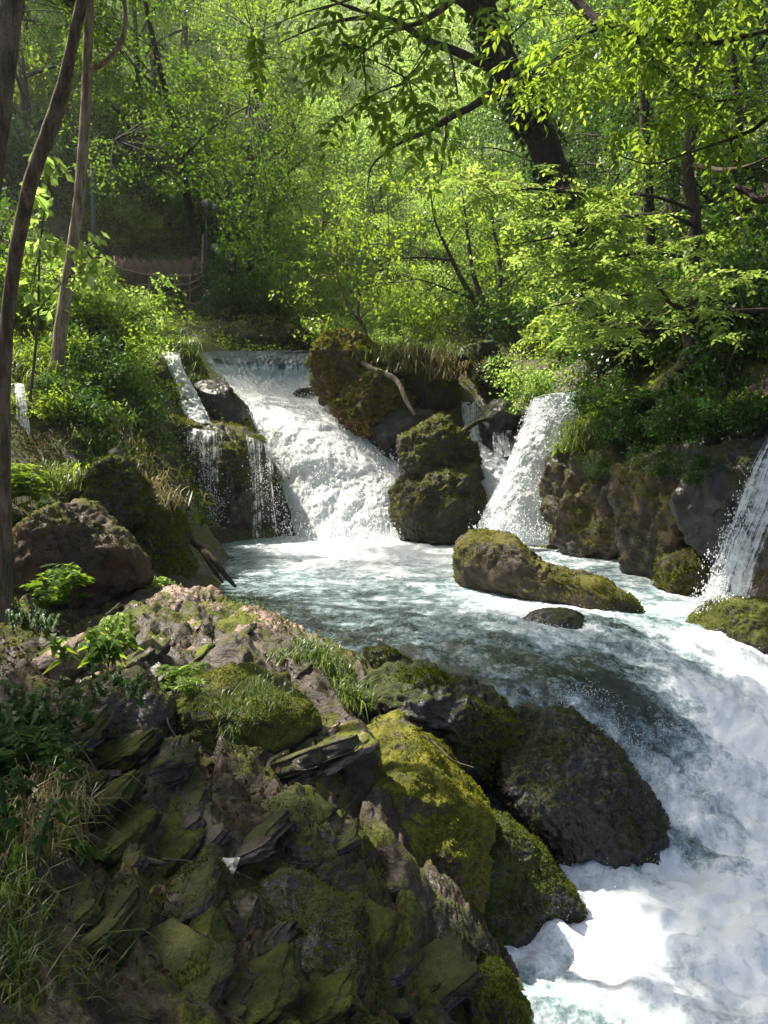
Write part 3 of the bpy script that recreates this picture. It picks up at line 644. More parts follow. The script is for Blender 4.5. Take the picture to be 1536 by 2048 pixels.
rock('boulder', 'lower half of the island rock standing in the foam', 'boulder',
     [(774, 985), (798, 945), (860, 945), (950, 930), (958, 1000), (965, 1100), (870, 1115), (812, 1105), (790, 1040)],
     15.1, .85, 'moss_grey', cuts=7, sub=6, seed=61, amp=.15, lump=.14, fuzz=6000, fuzzsize=.04, fuzzmat='moss_leaf', group=BOULD)
rock('boulder', 'dark rounded mossy rock above the small middle fall', 'boulder',
     [(895, 720), (920, 690), (955, 680), (985, 690), (1000, 730), (985, 775), (930, 778), (900, 760)], 19.6, .9, 'moss_dark', sub=6, seed=63, amp=.10, fuzz=6000, fuzzsize=.05, fuzzmat='moss_leaf_dark', group=BOULD)
rock('boulder', 'square dark rock left of the bright overhanging leaves', 'boulder',
     [(945, 740), (960, 720), (1010, 722), (1030, 750), (1020, 785), (960, 790)], 18.4, .6, 'moss_dark', sub=6, seed=64, amp=.09, fuzz=4000, fuzzsize=.05, fuzzmat='moss_leaf_dark', group=BOULD)
rock('boulder', 'wet dark rock between the small fall and the broad fall', 'boulder',
     [(965, 800), (1000, 795), (1040, 830), (1050, 870), (1010, 910), (970, 905), (955, 850)], 16.6, .6, 'wet_black', sub=6, seed=66, amp=.12, group=BOULD)
rock('boulder', 'flat dark stone awash at the foot of the weir', 'boulder',
     [(578, 785), (600, 778), (632, 776), (640, 784), (610, 792), (585, 791)], 19.6, .3, 'wet_black', sub=5, seed=67, amp=.1, group=BOULD)
rock('boulder', 'shaded bank rock upstream above the weir', 'boulder',
     [(420, 700), (440, 660), (480, 640), (540, 640), (600, 660), (638, 676), (630, 712), (500, 715)], 25.5, 1.4, 'moss_rock', sub=6, seed=68, amp=.16, fuzz=6000, fuzzsize=.07, fuzzmat='moss_leaf_dark', group=BOULD)
CL = 'rocks of the overhanging cliff'
rock('cliff_rock', 'brown cliff bulge lit along its edge beside the broad fall', 'cliff',
     [(1095, 1010), (1112, 930), (1150, 868), (1210, 850), (1280, 865), (1300, 960), (1290, 1080), (1250, 1150), (1170, 1130), (1105, 1090)],
     13.1, .8, 'tufa', sub=7, seed=71, amp=.14, lump=.14, slope=-.008, fuzz=5000, fuzzsize=.04, fuzzmat='moss_leaf', group=CL)
rock('cliff_rock', 'dark ribbed middle of the cliff with mossy drip columns', 'cliff',
     [(1265, 920), (1320, 865), (1400, 850), (1450, 900), (1450, 1000), (1410, 1100), (1370, 1205), (1330, 1215), (1270, 1170), (1240, 1100)],
     10.7, .8, 'tufa', sub=7, seed=75, amp=.14, lump=.16, slope=-.012, fuzz=5000, fuzzsize=.035, fuzzmat='moss_leaf', group=CL)
rock('cliff_rock', 'black wet cliff behind the outer thin fall', 'cliff',
     [(1400, 900), (1490, 845), (1640, 800), (1780, 800), (1860, 900), (1850, 1220), (1480, 1240), (1400, 1225), (1380, 1100)],
     9.3, .8, 'moss_dark', sub=7, seed=78, amp=.12, lump=.10, slope=-.002, group=CL)
rock('boulder', 'low dark rock with a yellow moss patch under the outer fall', 'boulder',
     [(1388, 1250), (1430, 1210), (1500, 1203), (1600, 1215), (1680, 1260), (1680, 1340), (1560, 1345), (1460, 1315), (1395, 1285)], 7.9, .6, 'moss_rock', sub=6, seed=81, amp=.09, fuzz=6000, fuzzsize=.02, fuzzmat='moss_leaf', group=BOULD)
rock('boulder', 'dark submerged rock with water running over it below the long boulder', 'boulder',
     [(1035, 1245), (1080, 1222), (1140, 1220), (1200, 1245), (1215, 1270), (1150, 1290), (1060, 1285)], 8.0, .3, 'wet_black', sub=6, seed=83, amp=.1, group=BOULD)
rock('boulder', 'smooth black rock hump under the rapids', 'boulder',
     [(1130, 1400), (1150, 1365), (1190, 1352), (1230, 1375), (1270, 1420), (1290, 1470), (1230, 1480), (1160, 1440)], 6.5, .28, 'wet_black', sub=6, seed=84, amp=.1, group=BOULD)

# ------------------------------------------------------------------ waterfalls
def ribbon(rows, nu, nv, bulge=0.0):
    """surface through rows of (px, py, d) control points, first row at the top"""
    rows = [np.array([P(*c) for c in r]) for r in rows]
    cols = [catmull(r, nu) for r in rows]
    S = np.stack(cols)                                  # rows x nu x 3
    m = S.shape[0]; Q = catmull(S.reshape(m, -1), nv).reshape(nv, nu, 3)
    return Q
def fall(name, label, rows, nu, nv, mat, foam, cover, rough=(.10, .06, .03), edge=.35, seed=0, group='waterfalls', toward=(0, -1, .3)):
    Q = ribbon(rows, nu, nv); V = Q.reshape(-1, 3)
    u, v = np.meshgrid(np.linspace(0, 1, nu), np.linspace(0, 1, nv)); u, v = u.ravel(), v.ravel()
    tw = np.array(toward, float); tw /= np.linalg.norm(tw)
    n1 = np.abs(fbm(V * [1.1, 1.1, .8], 4, seed)); n2 = fbm(V * [3.4, 3.4, 2.2], 5, seed + 4, .6); n3 = fbm(V * 10, 4, seed + 8, .6)
    k = smooth(0, .12, v) * (.35 + .65 * smooth(0, .2, np.minimum(u, 1 - u)))
    V = V + tw * ((rough[0] * n1 * 2 + rough[1] * n2) * k + rough[2] * n3)[:, None]
    fo = np.interp(v, np.linspace(0, 1, len(foam)), foam); co = np.interp(v, np.linspace(0, 1, len(cover)), cover)
    co = co - edge * (1 - smooth(0, .14, np.minimum(u, 1 - u) + .05 * fbm(V * 3, 3, seed + 2)))
    root = thing(name, label, 'waterfall', V[v == 1].mean(0), group)
    root = part('water_sheet', V, gridfaces(nv, nu)[:, ::-1], M[mat], root, attrs={'u': u, 'v': v, 'foam': fo, 'cover': co})
    return root, Q
M['fall_thin'] = fall_mat('fall_thin', lanes=9.0, run=1.2)
M['drop'] = plain_mat('drop', (.86, .89, .9), (.75, .8, .82), rough=.15, bump=0)
def _clear(m, k):
    nt = m.node_tree; o = [n for n in nt.nodes if n.type == 'OUTPUT_MATERIAL'][0]; s = o.inputs[0].links[0].from_socket
    nt.links.new(nd(nt, 'MixShader', {0: k, 1: s, 2: nd(nt, 'BsdfTransparent').outputs[0]}).outputs[0], o.inputs[0])
M['thread'] = plain_mat('thread', (.86, .89, .9), (.75, .8, .82), rough=.1, bump=0); _clear(M['thread'], .55); _clear(M['drop'], .2)
_ov = np.array([[1, 0, 0], [-1, 0, 0], [0, 1, 0], [0, -1, 0], [0, 0, 1], [0, 0, -1]], float)
_of = np.array([[0, 2, 4], [2, 1, 4], [1, 3, 4], [3, 0, 4], [2, 0, 5], [1, 2, 5], [3, 1, 5], [0, 3, 5]])
def drops(root, pts, size, rng, name='spray'):
    pts = pts[::3] if len(pts) > 900 else pts; n = len(pts); s = size * rng.uniform(.35, 1.0, (n, 1, 1)) ** 1.5
    V = pts[:, None] + _ov[None] * s * np.array([1, 1, 1.6])
    Fc = (_of[None] + np.arange(n)[:, None, None] * 6).reshape(-1, 3)
    part(name, V.reshape(-1, 3), Fc, M['drop'], root, kind='stuff')
def spray_along(root, edge, n, spread, size, seed, up=.25, toward=.3):
    """droplets thrown off a line of world points"""
    rng = np.random.RandomState(seed); e = catmull(np.array(edge), 60)
    b = e[rng.randint(0, 60, n)]
    cl = noise(b * 3.0, seed) * .5 + .5
    r = rng.normal(size=(n, 3)) * spread * np.array([1, .6, .7])
    pts = b + r + np.array([0, -toward * spread, up * spread]) * np.abs(rng.normal(size=(n, 1)))
    drops(root, pts[rng.rand(n) < .35 + .65 * cl], size, rng)
def strands(root, tops, length, n, seed, mat='thread', rad=.008):
    """thin broken threads of water hanging from a lip"""
    rng = np.random.RandomState(seed); e = catmull(np.array(tops), 50); ps = []
    for i in range(n):
        p = e[int(50 * (.5 + .5 * np.sin(rng.randint(0, 7) * 2.4 + seed)) * .98)] + rng.normal(size=3) * [.10, .06, .04]
        L = length * rng.uniform(.5, 1.05); t0 = 0.0
        while t0 < 1.0:
            t1 = t0 + rng.uniform(.05, .28)
            if rng.rand() < .62:
                zz = np.linspace(t0, min(t1, 1), 5)
                path = np.column_stack([p[0] + .04 * np.sin(zz * 9 + i) * zz + rng.normal() * .01, p[1] - .12 * np.sqrt(zz) - .02 * zz, p[2] - zz * L])
                ps.append(tube(path, rad * np.array([.4, 1, .8, 1, .3]) * rng.uniform(.6, 1.5), 4, 8, cap=False))
            t0 = t1 + rng.uniform(.0, .06)
    V, Fc = joinm(ps); part('water_thread', V, Fc, M[mat], root, kind='stuff')

mf, Qm = fall('waterfall', 'broad white main waterfall pouring over the weir into the pool',
     [[(388, 704, 19.9), (470, 702, 20.9), (560, 701, 21.2), (634, 702, 21.2)],
      [(400, 722, 19.5), (475, 724, 20.4), (565, 730, 20.8), (634, 730, 20.8)],
      [(428, 755, 19.4), (500, 770, 20.0), (570, 775, 20.4), (636, 772, 20.4)],
      [(478, 795, 18.5), (540, 800, 18.8), (600, 803, 19.0), (650, 802, 19.1)],
      [(507, 845, 17.6), (570, 845, 17.3), (640, 845, 17.5), (705, 850, 17.7)],
      [(530, 900, 17.1), (600, 900, 16.6), (690, 900, 16.7), (770, 905, 17.0)],
      [(552, 965, 16.7), (620, 965, 16.2), (720, 965, 16.1), (808, 945, 16.4)],
      [(566, 1030, 16.3), (630, 1030, 15.7), (720, 1030, 15.5), (800, 1020, 15.7)],
      [(578, 1100, 15.9), (640, 1105, 15.2), (720, 1105, 15.0), (822, 1100, 15.1)]],
     180, 210, 'fall', [-.25, .0, .85, .95, .9, .9, .9, .95, 1.05], [1.1, 1.1, 1.1, 1.1, 1.1, 1.1, 1.1, 1.1, 1.1], rough=(.09, .02, .025), edge=.5, seed=101)
spray_along(mf, [P(634, 790, 19), P(690, 845, 18.2), P(750, 885, 17.2), P(812, 935, 16.2)], 2600, .09, .022, 5)
spray_along(mf, [P(520, 880, 17.5), P(550, 960, 16.5), P(575, 1070, 15.8)], 1500, .10, .018, 6)
spray_along(mf, [P(570, 1075, 15.3), P(640, 1080, 14.9), P(740, 1080, 14.8), P(830, 1085, 14.8)], 3500, .16, .02, 7, up=.8)
def fizz(root, Q, n, reach, size, seed, v0=.2):
    """drops torn loose all over a fall"""
    rng = np.random.RandomState(seed); nv, nu = Q.shape[:2]
    p = Q[(nv * (v0 + (1 - v0) * rng.rand(n * 2))).astype(int).clip(0, nv - 1), (nu * rng.rand(n * 2)).astype(int).clip(0, nu - 1)]
    p = p[rng.rand(n * 2) < smooth(-.3, .4, fbm(p * 1.8, 3, seed))][:n]
    part_pts = p + np.array([0, -1, .25]) * np.abs(rng.normal(size=(len(p), 1))) * reach + rng.normal(size=(len(p), 3)) * .04 + [0, -.12, 0]
    for k in range(0, len(part_pts), 890): drops(root, part_pts[k:k + 890], size, rng)
fizz(mf, Qm, 5200, .12, .016, 108)
spray_along(mf, [P(430, 772, 19.2), P(500, 778, 19.6), P(570, 780, 19.8), P(630, 778, 19.9)], 2600, .13, .02, 9, up=1.2)
lf, _ = fall('waterfall', 'narrow side fall sliding down between bushes onto the dripping rock', 
     [[(320, 706, 17.9), (340, 704, 17.8), (360, 706, 17.9)], [(334, 740, 17.3), (352, 738, 17.2), (370, 742, 17.3)], [(350, 775, 16.95), (370, 772, 16.85), (392, 778, 17.0)], [(360, 810, 16.6), (384, 806, 16.5), (410, 812, 16.6)], [(372, 845, 16.1), (396, 845, 15.9), (430, 852, 16.0)], [(366, 862, 15.6), (398, 864, 15.4), (445, 870, 15.4)]],
     60, 120, 'fall_thin', [.62, .7, .66, .6, .6], [.66, .70, .64, .58, .5], rough=(.16, .10, .05), edge=.45, seed=111)
M['fall_veil'] = fall_mat('fall_veil', lanes=15.0, run=.9)
def veil(root, rows, nu, nv, cover, seed):
    Q = ribbon(rows, nu, nv); V = Q.reshape(-1, 3); u, v = np.meshgrid(np.linspace(0, 1, nu), np.linspace(0, 1, nv)); u, v = u.ravel(), v.ravel()
    V = V + np.array([0, -1, 0]) * (.05 * fbm(V * [5, 5, 1.0], 3, seed))[:, None]
    co = np.interp(v, np.linspace(0, 1, len(cover)), cover) - .3 * (1 - smooth(0, .18, np.minimum(u, 1 - u))) + .22 * noise(np.column_stack([u * 5, u * 0, v * 0]), seed)
    part('water_veil', V, gridfaces(nv, nu)[:, ::-1], M['fall_veil'], root, attrs={'u': u, 'v': v, 'foam': .6 + 0 * u, 'cover': co})
veil(lf, [[(362, 856, 15.5), (400, 858, 15.25), (456, 866, 15.0)], [(362, 880, 15.2), (402, 885, 15.0), (456, 890, 14.85)], [(358, 980, 15.1), (402, 985, 14.9), (452, 990, 14.75)], [(356, 1088, 15.0), (402, 1090, 14.85), (450, 1094, 14.7)]], 70, 90, [.5, .42, .34, .30], 112)
veil(lf, [[(488, 872, 15.1), (512, 878, 14.95), (548, 896, 15.0)], [(492, 900, 14.9), (515, 905, 14.8), (552, 920, 14.9)], [(498, 990, 14.8), (520, 992, 14.7), (562, 1000, 14.8)], [(500, 1082, 14.75), (524, 1084, 14.65), (572, 1088, 14.75)]], 50, 90, [.45, .36, .32, .32], 113)
spray_along(lf, [P(390, 870, 15), P(420, 960, 14.9), P(440, 1060, 14.7)], 1100, .14, .011, 114)
spray_along(lf, [P(520, 930, 14.9), P(540, 1000, 14.9), P(565, 1065, 14.7)], 900, .14, .011, 115)
rf, Qr = fall('waterfall', 'broad white side fall beside the brown cliff', 
     [[(1062, 796, 15.3), (1110, 786, 15.2), (1166, 782, 15.2)], [(1050, 830, 15.0), (1098, 824, 14.9), (1156, 825, 14.9)], [(1028, 890, 14.7), (1075, 888, 14.5), (1135, 890, 14.6)], [(1000, 960, 14.4), (1050, 960, 14.2), (1112, 960, 14.3)], [(965, 1030, 14.2), (1030, 1035, 13.9), (1098, 1035, 14.1)], [(945, 1085, 14.0), (1025, 1090, 13.7), (1100, 1090, 13.9)]],
     120, 200, 'fall', [.45, .6, .7, .8, .9, 1.0], [.72, .8, .85, .95, 1.0, 1.1], rough=(.07, .035, .02), seed=121)
spray_along(rf, [P(950, 1070, 13.7), P(1020, 1075, 13.5), P(1095, 1075, 13.6)], 2200, .14, .018, 122, up=.9)
spray_along(rf, [P(1100, 960, 14.1), P(1098, 1060, 13.9)], 700, .10, .016, 123)
fizz(rf, Qr, 2600, .08, .014, 128, .05)
sf, _ = fall('waterfall', 'small middle fall dropping behind the tall island rock', 
     [[(918, 792, 18.6), (945, 789, 18.6), (972, 794, 18.6)], [(920, 830, 18.0), (945, 830, 17.9), (970, 832, 18.0)], [(930, 870, 17.2), (950, 872, 17.1), (972, 870, 17.2)], [(940, 908, 16.2), (970, 912, 16.0), (1010, 910, 16.2)], [(945, 960, 15.3), (985, 960, 15.1), (1030, 955, 15.2)], [(940, 1040, 14.7), (985, 1045, 14.5), (1030, 1040, 14.6)], [(935, 1085, 14.5), (985, 1090, 14.2), (1030, 1085, 14.4)]],
     80, 160, 'fall', [.6, .62, .6, .5, .5, .7, .9], [.58, .55, .58, .8, .7, .8, 1.0], rough=(.10, .07, .035), seed=131)
tf, _ = fall('waterfall', 'thin veil of water over the wet rock left of the broad fall', 
     [[(985, 838, 16.4), (1005, 832, 16.4), (1030, 838, 16.4)], [(982, 870, 16.0), (1002, 868, 16.0), (1026, 870, 16.0)], [(985, 912, 15.7), (1005, 914, 15.7), (1030, 912, 15.7)]],
     40, 60, 'fall_thin', [.7, .7, .8], [.55, .45, .6], rough=(.03, .03, .012), seed=135)
of, _ = fall('waterfall', 'outer thin fall streaking down the black cliff at the picture edge', 
     [[(1580, 800, 9.6), (1625, 792, 9.6), (1675, 800, 9.6)], [(1552, 835, 8.85), (1598, 826, 8.8), (1648, 835, 8.85)], [(1500, 930, 8.6), (1545, 925, 8.6), (1600, 930, 8.6)], [(1462, 1030, 8.45), (1510, 1030, 8.4), (1555, 1030, 8.45)], [(1425, 1130, 8.4), (1470, 1130, 8.3), (1515, 1130, 8.4)], [(1402, 1225, 8.35), (1440, 1228, 8.2), (1490, 1225, 8.3)]],
     100, 200, 'fall_thin', [.7, .7, .7, .75, .8, .95], [.5, .50, .52, .50, .52, .7], rough=(.06, .05, .02), seed=141, edge=.2)
spray_along(of, [P(1395, 1215, 8.2), P(1430, 1220, 8.1), P(1480, 1218, 8.2)], 1600, .09, .011, 142, up=1.0)
spray_along(of, [P(1520, 950, 8.5), P(1450, 1090, 8.3), P(1420, 1200, 8.3)], 1400, .08, .010, 143)
xf, _ = fall('waterfall', 'tiny trickle falling on the dark bank behind the nearest trunk', 
     [[(26, 768, 10.0), (38, 766, 10.0), (50, 770, 10.0)], [(30, 815, 9.7), (44, 814, 9.7), (56, 818, 9.7)], [(32, 872, 9.5), (48, 874, 9.5), (64, 872, 9.5)]],
     30, 60, 'fall_thin', [.7, .7, .8], [.5, .45, .5], rough=(.02, .02, .01), seed=151)
yf, _ = fall('waterfall', 'small spill of white water glimpsed through the bank shrubs', 
     [[(205, 700, 15.2), (222, 697, 15.2), (240, 702, 15.2)], [(225, 735, 14.8), (240, 733, 14.8), (256, 738, 14.8)], [(240, 778, 14.3), (258, 776, 14.3), (278, 780, 14.3)]],
     30, 60, 'fall_thin', [.7, .75, .85], [.6, .6, .65], rough=(.03, .03, .012), seed=155)
rp = thing('splash', 'white splashes thrown up where the rapids break over the rocks', 'splash', G(1400, 1500, ZM(-2.5)))
for i, (e, n, s) in enumerate([([G(1120, 1410, ZM(-1.95)), G(1170, 1380, ZM(-1.9)), G(1230, 1420, ZM(-2.0))], 300, .05), ([G(1200, 1450, ZM(-2.15)), G(1260, 1500, ZM(-2.4)), G(1320, 1600, ZM(-2.8))], 900, .07),
                               ([G(1300, 1480, ZM(-2.4)), G(1380, 1450, ZM(-2.3)), G(1460, 1400, ZM(-2.2))], 600, .08), ([G(1030, 1640, ZM(-3.0)), G(1080, 1690, ZM(-3.15)), G(1180, 1730, ZM(-3.18)), G(1320, 1740, ZM(-3.18))], 1800, .05), ([G(1390, 1560, ZM(-2.75)), G(1480, 1560, ZM(-2.8))], 1200, .09)]):
    rng = np.random.RandomState(160 + i); ed = catmull(np.array(e), 60); b = ed[rng.randint(0, 60, n)]
    drops(rp, b + np.abs(rng.normal(size=(n, 3))) * [0, 0, s * .7] + rng.normal(size=(n, 3)) * [s * 1.3, s * 1.3, s * .3], .0042, rng)

_k = np.random.RandomState(170).choice(len(RIVER), 9000, p=RIVW / RIVW.sum())
_r = np.random.RandomState(171); _pts = RIVER[_k] + _r.normal(size=(9000, 3)) * [.03, .03, .0] + np.abs(_r.normal(size=(9000, 1))) * [0, 0, .035]
for i in range(0, 5400, 890): drops(rp, _pts[i:i + 890], .0045, _r)

# ------------------------------------------------------------------ foliage helpers
def proj(p):
    q = np.asarray(p) - np.array([0, 0, CAMZ])
    dep = q[..., 1] * CT - q[..., 2] * ST; up = q[..., 1] * ST + q[..., 2] * CT
    dep = np.where(np.abs(dep) < 1e-3, 1e-3, dep)
    return 768 + F * q[..., 0] / dep, 1024 - F * up / dep, dep
LIT = [  # places where the sun reaches the ground through a gap in the leaves: px, py, distance, radius
    (760, 1490, 4.7, .38), (870, 1560, 4.6, .42), (640, 1345, 5.7, .40), (480, 1290, 6.4, .45), (400, 1210, 7.2, .45), (90, 1330, 5.2, .3), (250, 1250, 6.4, .35), (615, 1500, 4.6, .25), (560, 1340, 5.6, .35), (330, 1330, 5.6, .25), (680, 1400, 5.4, .3),
    (150, 1020, 7.2, .28), (600, 1095, 14.6, .4), (690, 1000, 15.4, .5), (620, 900, 16.6, .4), (560, 770, 20, .5), (1000, 1085, 9.6, .5), (1180, 1160, 9.0, .35), (1145, 930, 13.0, .15), (1080, 850, 14.8, .5),
    (1500, 1590, 6.3, .1), (1420, 1215, 8.3, .2), (690, 720, 18, .35), (300, 640, 16, .5), (460, 870, 15.4, .2), (180, 640, 12, .7), (860, 860, 15, .5),
    (1480, 1270, 7.8, .3), (340, 720, 17.5, .3), (250, 950, 10, .4), (1250, 430, 9.3, 1.1), (1400, 420, 9.3, 1.0), (1130, 560, 9.2, .9), (1000, 480, 9.2, .7), (1350, 560, 9.2, .8)]
_LP = np.array([P(a, b, c) for a, b, c, r in LIT]); _LR = np.array([r for *_, r in LIT])
def sun_gaps(C, rad, k=.95):
    """True for the leaf clusters that do not stand between the sun and a lit place"""
    keep = np.ones(len(C), bool)
    for t, r in zip(_LP, _LR):
        w = C - t; s = w @ SUN_DIR
        dist = np.linalg.norm(w - s[:, None] * SUN_DIR, axis=1)
        keep &= ~((s > 1.2) & (dist < r + k * rad))
    return keep
def unit(v): return v / (np.linalg.norm(v, axis=-1, keepdims=True) + 1e-9)
def leaf_cloud(C, rad, k, L, rng, flat=.42, droop=.35, wide=.30, jitter=.55):
    """k leaves round every twig centre, laid out in flattened sprays"""
    C = np.asarray(C, float); n = len(C) * k
    rad = np.repeat(np.asarray(rad) * np.ones(len(C)), k)[:, None]
    c = np.repeat(C, k, 0)
    off = unit(rng.normal(size=(n, 3))) * rng.rand(n, 1) ** .45
    # each spray has its own tilt
    tl = np.repeat(rng.normal(size=(len(C), 2)) * .35, k, 0)
    off[:, 2] = off[:, 2] * flat + off[:, 0] * tl[:, 0] + off[:, 1] * tl[:, 1]
    pos = c + off * rad
    d = unit(off * [1, 1, .3] + rng.normal(size=(n, 3)) * .6 + [0, 0, -droop])
    nr = unit(np.array([0, 0, 1.0]) + rng.normal(size=(n, 3)) * jitter)
    s = unit(np.cross(d, nr)); nr = np.cross(s, d)
    l = L * rng.uniform(.6, 1.25, (n, 1))
    m = pos + d * l * .45 - nr * l * .06
    V = np.stack([pos, m + s * l * wide, pos + d * l - nr * l * .12, m - s * l * wide], 1).reshape(-1, 3)
    rn = np.clip(.5 * np.repeat(rng.rand(len(C)), k) + .5 * rng.rand(n), 0, 1)
    return V, np.arange(4 * n).reshape(-1, 4), rn
def pinnate(base, d, length, pairs, L, rng, wide=.28, hang=.25):
    """feather leaves: a row of leaflet pairs along each stalk from base in direction d"""
    base = np.asarray(base, float); n = len(base); d = unit(np.asarray(d, float))
    nr = unit(np.array([0, 0, 1.0]) + rng.normal(size=(n, 3)) * .3); s = unit(np.cross(d, nr)); nr = np.cross(s, d)
    Vs, rn = [], []
    r0 = rng.rand(n); length = length * rng.uniform(.7, 1.2, n)
    for i in range(pairs + 1):
        t = (i + .6) / (pairs + .6)
        p = base + d * (length * t)[:, None] + np.array([0, 0, -1]) * (hang * length * t * t)[:, None]
        for sg in ((1, -1) if i < pairs else (0,)):
            dd = unit(d * (.55 if sg else 1.0) + s * sg * .85 + np.array([0, 0, -.22]) + rng.normal(size=(n, 3)) * .16)
            ss = unit(np.cross(dd, nr + rng.normal(size=(n, 3)) * .25))
            l = (L * (1 - .35 * abs(t - .55)) * rng.uniform(.8, 1.15, n))[:, None]
            m = p + dd * l * .48
            Vs.append(np.stack([p, m + ss * l * wide, p + dd * l - nr * l * .10, m - ss * l * wide], 1)); rn.append(np.clip(.6 * r0 + .4 * rng.rand(n), 0, 1))
    V = np.concatenate(Vs).reshape(-1, 3)
    return V, np.arange(len(V)).reshape(-1, 4), np.concatenate(rn)
def joinl(ls):
    V, Fc = joinm([(a, b) for a, b, _ in ls]); return V, Fc, np.concatenate([c for *_, c in ls])
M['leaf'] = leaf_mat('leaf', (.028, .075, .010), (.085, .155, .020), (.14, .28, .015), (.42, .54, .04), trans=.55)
M['leaf_sun'] = leaf_mat('leaf_sun', (.09, .15, .025), (.19, .26, .06), (.23, .42, .05), (.52, .68, .16), trans=.6)  # brighter leaf; the backlit sun glow is put into its colours
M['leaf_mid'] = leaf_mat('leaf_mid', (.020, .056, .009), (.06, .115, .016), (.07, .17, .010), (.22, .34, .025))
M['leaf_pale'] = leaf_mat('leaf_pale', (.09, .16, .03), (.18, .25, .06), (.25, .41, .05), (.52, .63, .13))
M['leaf_shaded'] = leaf_mat('leaf_shaded', (.014, .042, .010), (.04, .088, .016), (.03, .09, .008), (.10, .20, .02), gloss=.03)  # darker leaf for shaded places, the shade put into its colours
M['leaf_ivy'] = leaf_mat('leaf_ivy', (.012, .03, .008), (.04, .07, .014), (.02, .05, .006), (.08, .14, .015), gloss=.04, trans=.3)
M['grass'] = leaf_mat('grass', (.045, .09, .012), (.13, .19, .03), (.10, .19, .012), (.34, .42, .05), trans=.45, gloss=.02)
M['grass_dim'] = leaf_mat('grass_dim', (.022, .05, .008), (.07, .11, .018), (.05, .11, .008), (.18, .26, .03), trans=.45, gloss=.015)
M['straw'] = leaf_mat('straw', (.12, .09, .035), (.26, .22, .09), (.14, .11, .03), (.30, .26, .08), trans=.35, gloss=.02)
M['litter'] = leaf_mat('litter', (.03, .019, .012), (.13, .082, .052), (.05, .03, .015), (.16, .10, .05), trans=.15, gloss=0.0)
M['bark'] = bark_mat('bark', (.06, .043, .028), (.21, .155, .108), moss=.0)
M['bark_pale'] = bark_mat('bark_pale', (.13, .095, .068), (.40, .31, .235), moss=.0)
M['bark_dark'] = bark_mat('bark_dark', (.018, .014, .011), (.065, .05, .038), moss=.08)
M['twig'] = bark_mat('twig', (.05, .035, .025), (.15, .11, .08))
M['twig_pale'] = bark_mat('twig_pale', (.14, .10, .07), (.34, .27, .20))
M['wood_dead'] = bark_mat('wood_dead', (.035, .026, .020), (.13, .10, .078), moss=.02)

# ------------------------------------------------------------------ forest trees (prototypes, then copies)
def grow(h, rng, spread=.34, low=.22, nl=11, tr=.02, lean=(0, 0), twigs=5):
    """skeleton of a tree of height h standing at the origin: trunk, limb tubes, twig centres"""
    t = np.linspace(0, 1, 7)
    wob = np.cumsum(rng.normal(size=(7, 2)) * h * .014, 0) * t[:, None]
    tp = np.column_stack([wob[:, 0] + lean[0] * h * t, wob[:, 1] + lean[1] * h * t, h * .93 * t]); tp[0, 2] = -.4
    rr = h * tr * (1 - t * .88); rr[0] *= 1.35
    trunk = tube(tp, rr, 9, 26, bump=.10, seed=int(rng.randint(99)))
    limbs, C = [], []
    for i in range(nl):
        f = low + (1 - low) * (i + rng.rand() * .8) / nl; f = min(f, .97)
        b = np.array([np.interp(f, t, tp[:, k]) for k in range(3)])
        az = i * 2.4 + rng.normal() * .5
        le = h * spread * (1.15 - .75 * abs(f - .45) * 1.3) * rng.uniform(.75, 1.15); el = rng.uniform(.05, .55) + .5 * (f > .75)
        dv = np.array([math.cos(az) * math.cos(el), math.sin(az) * math.cos(el), math.sin(el)])
        e = b + dv * le; m = b + dv * le * .5 + [0, 0, .10 * le]
        r0 = np.interp(f, t, rr) * .5
        limbs.append(tube([b, m, e], [r0, r0 * .6, r0 * .15], 5, 9, cap=False))
        for j in range(twigs):
            s = rng.uniform(.35, 1.0); p = b * (1 - s) ** 2 + 2 * s * (1 - s) * m + e * s * s
            az2 = az + rng.normal() * .9; l2 = le * rng.uniform(.2, .5)
            q = p + np.array([math.cos(az2), math.sin(az2), rng.uniform(-.25, .55)]) * l2
            limbs.append(tube([p, (p + q) / 2 + [0, 0, .06 * l2], q], [r0 * .3, r0 * .2, r0 * .06], 4, 6, cap=False))
            C += [q, (p + q) / 2, e + (q - e) * rng.uniform(.2, .8)]
        C.append(e)
    C.append(tp[-1] + [0, 0, .03 * h])
    return trunk, joinm(limbs), np.array(C)
def tree_proto(h, seed, mat, L, k, rad, bark='bark_dark', **kw):
    rng = np.random.RandomState(seed)
    tr, lb, C = grow(h, rng, **kw)
    C = np.concatenate([C, C[rng.randint(0, len(C), len(C) // 2)] + rng.normal(size=(len(C) // 2, 3)) * rad * .9])
    V, Fc, rn = leaf_cloud(C, rad * rng.uniform(.6, 1.2, len(C)), k, L, rng)
    return [('trunk', mesh('trunk', *tr, M[bark])), ('branches', mesh('branches', *lb, M[bark])), ('crown', mesh('crown', V, Fc, M[mat], False, fattrs={'rnd': rn}))]
TP = {}
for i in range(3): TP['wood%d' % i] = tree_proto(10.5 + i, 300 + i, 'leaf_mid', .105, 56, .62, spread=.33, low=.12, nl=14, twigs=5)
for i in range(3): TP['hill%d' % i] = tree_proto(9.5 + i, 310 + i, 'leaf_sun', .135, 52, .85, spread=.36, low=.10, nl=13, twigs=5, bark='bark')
for i in range(2): TP['deep%d' % i] = tree_proto(9.5 + i, 320 + i, 'leaf_shaded', .105, 54, .60, spread=.34, low=.14, nl=14, twigs=5)
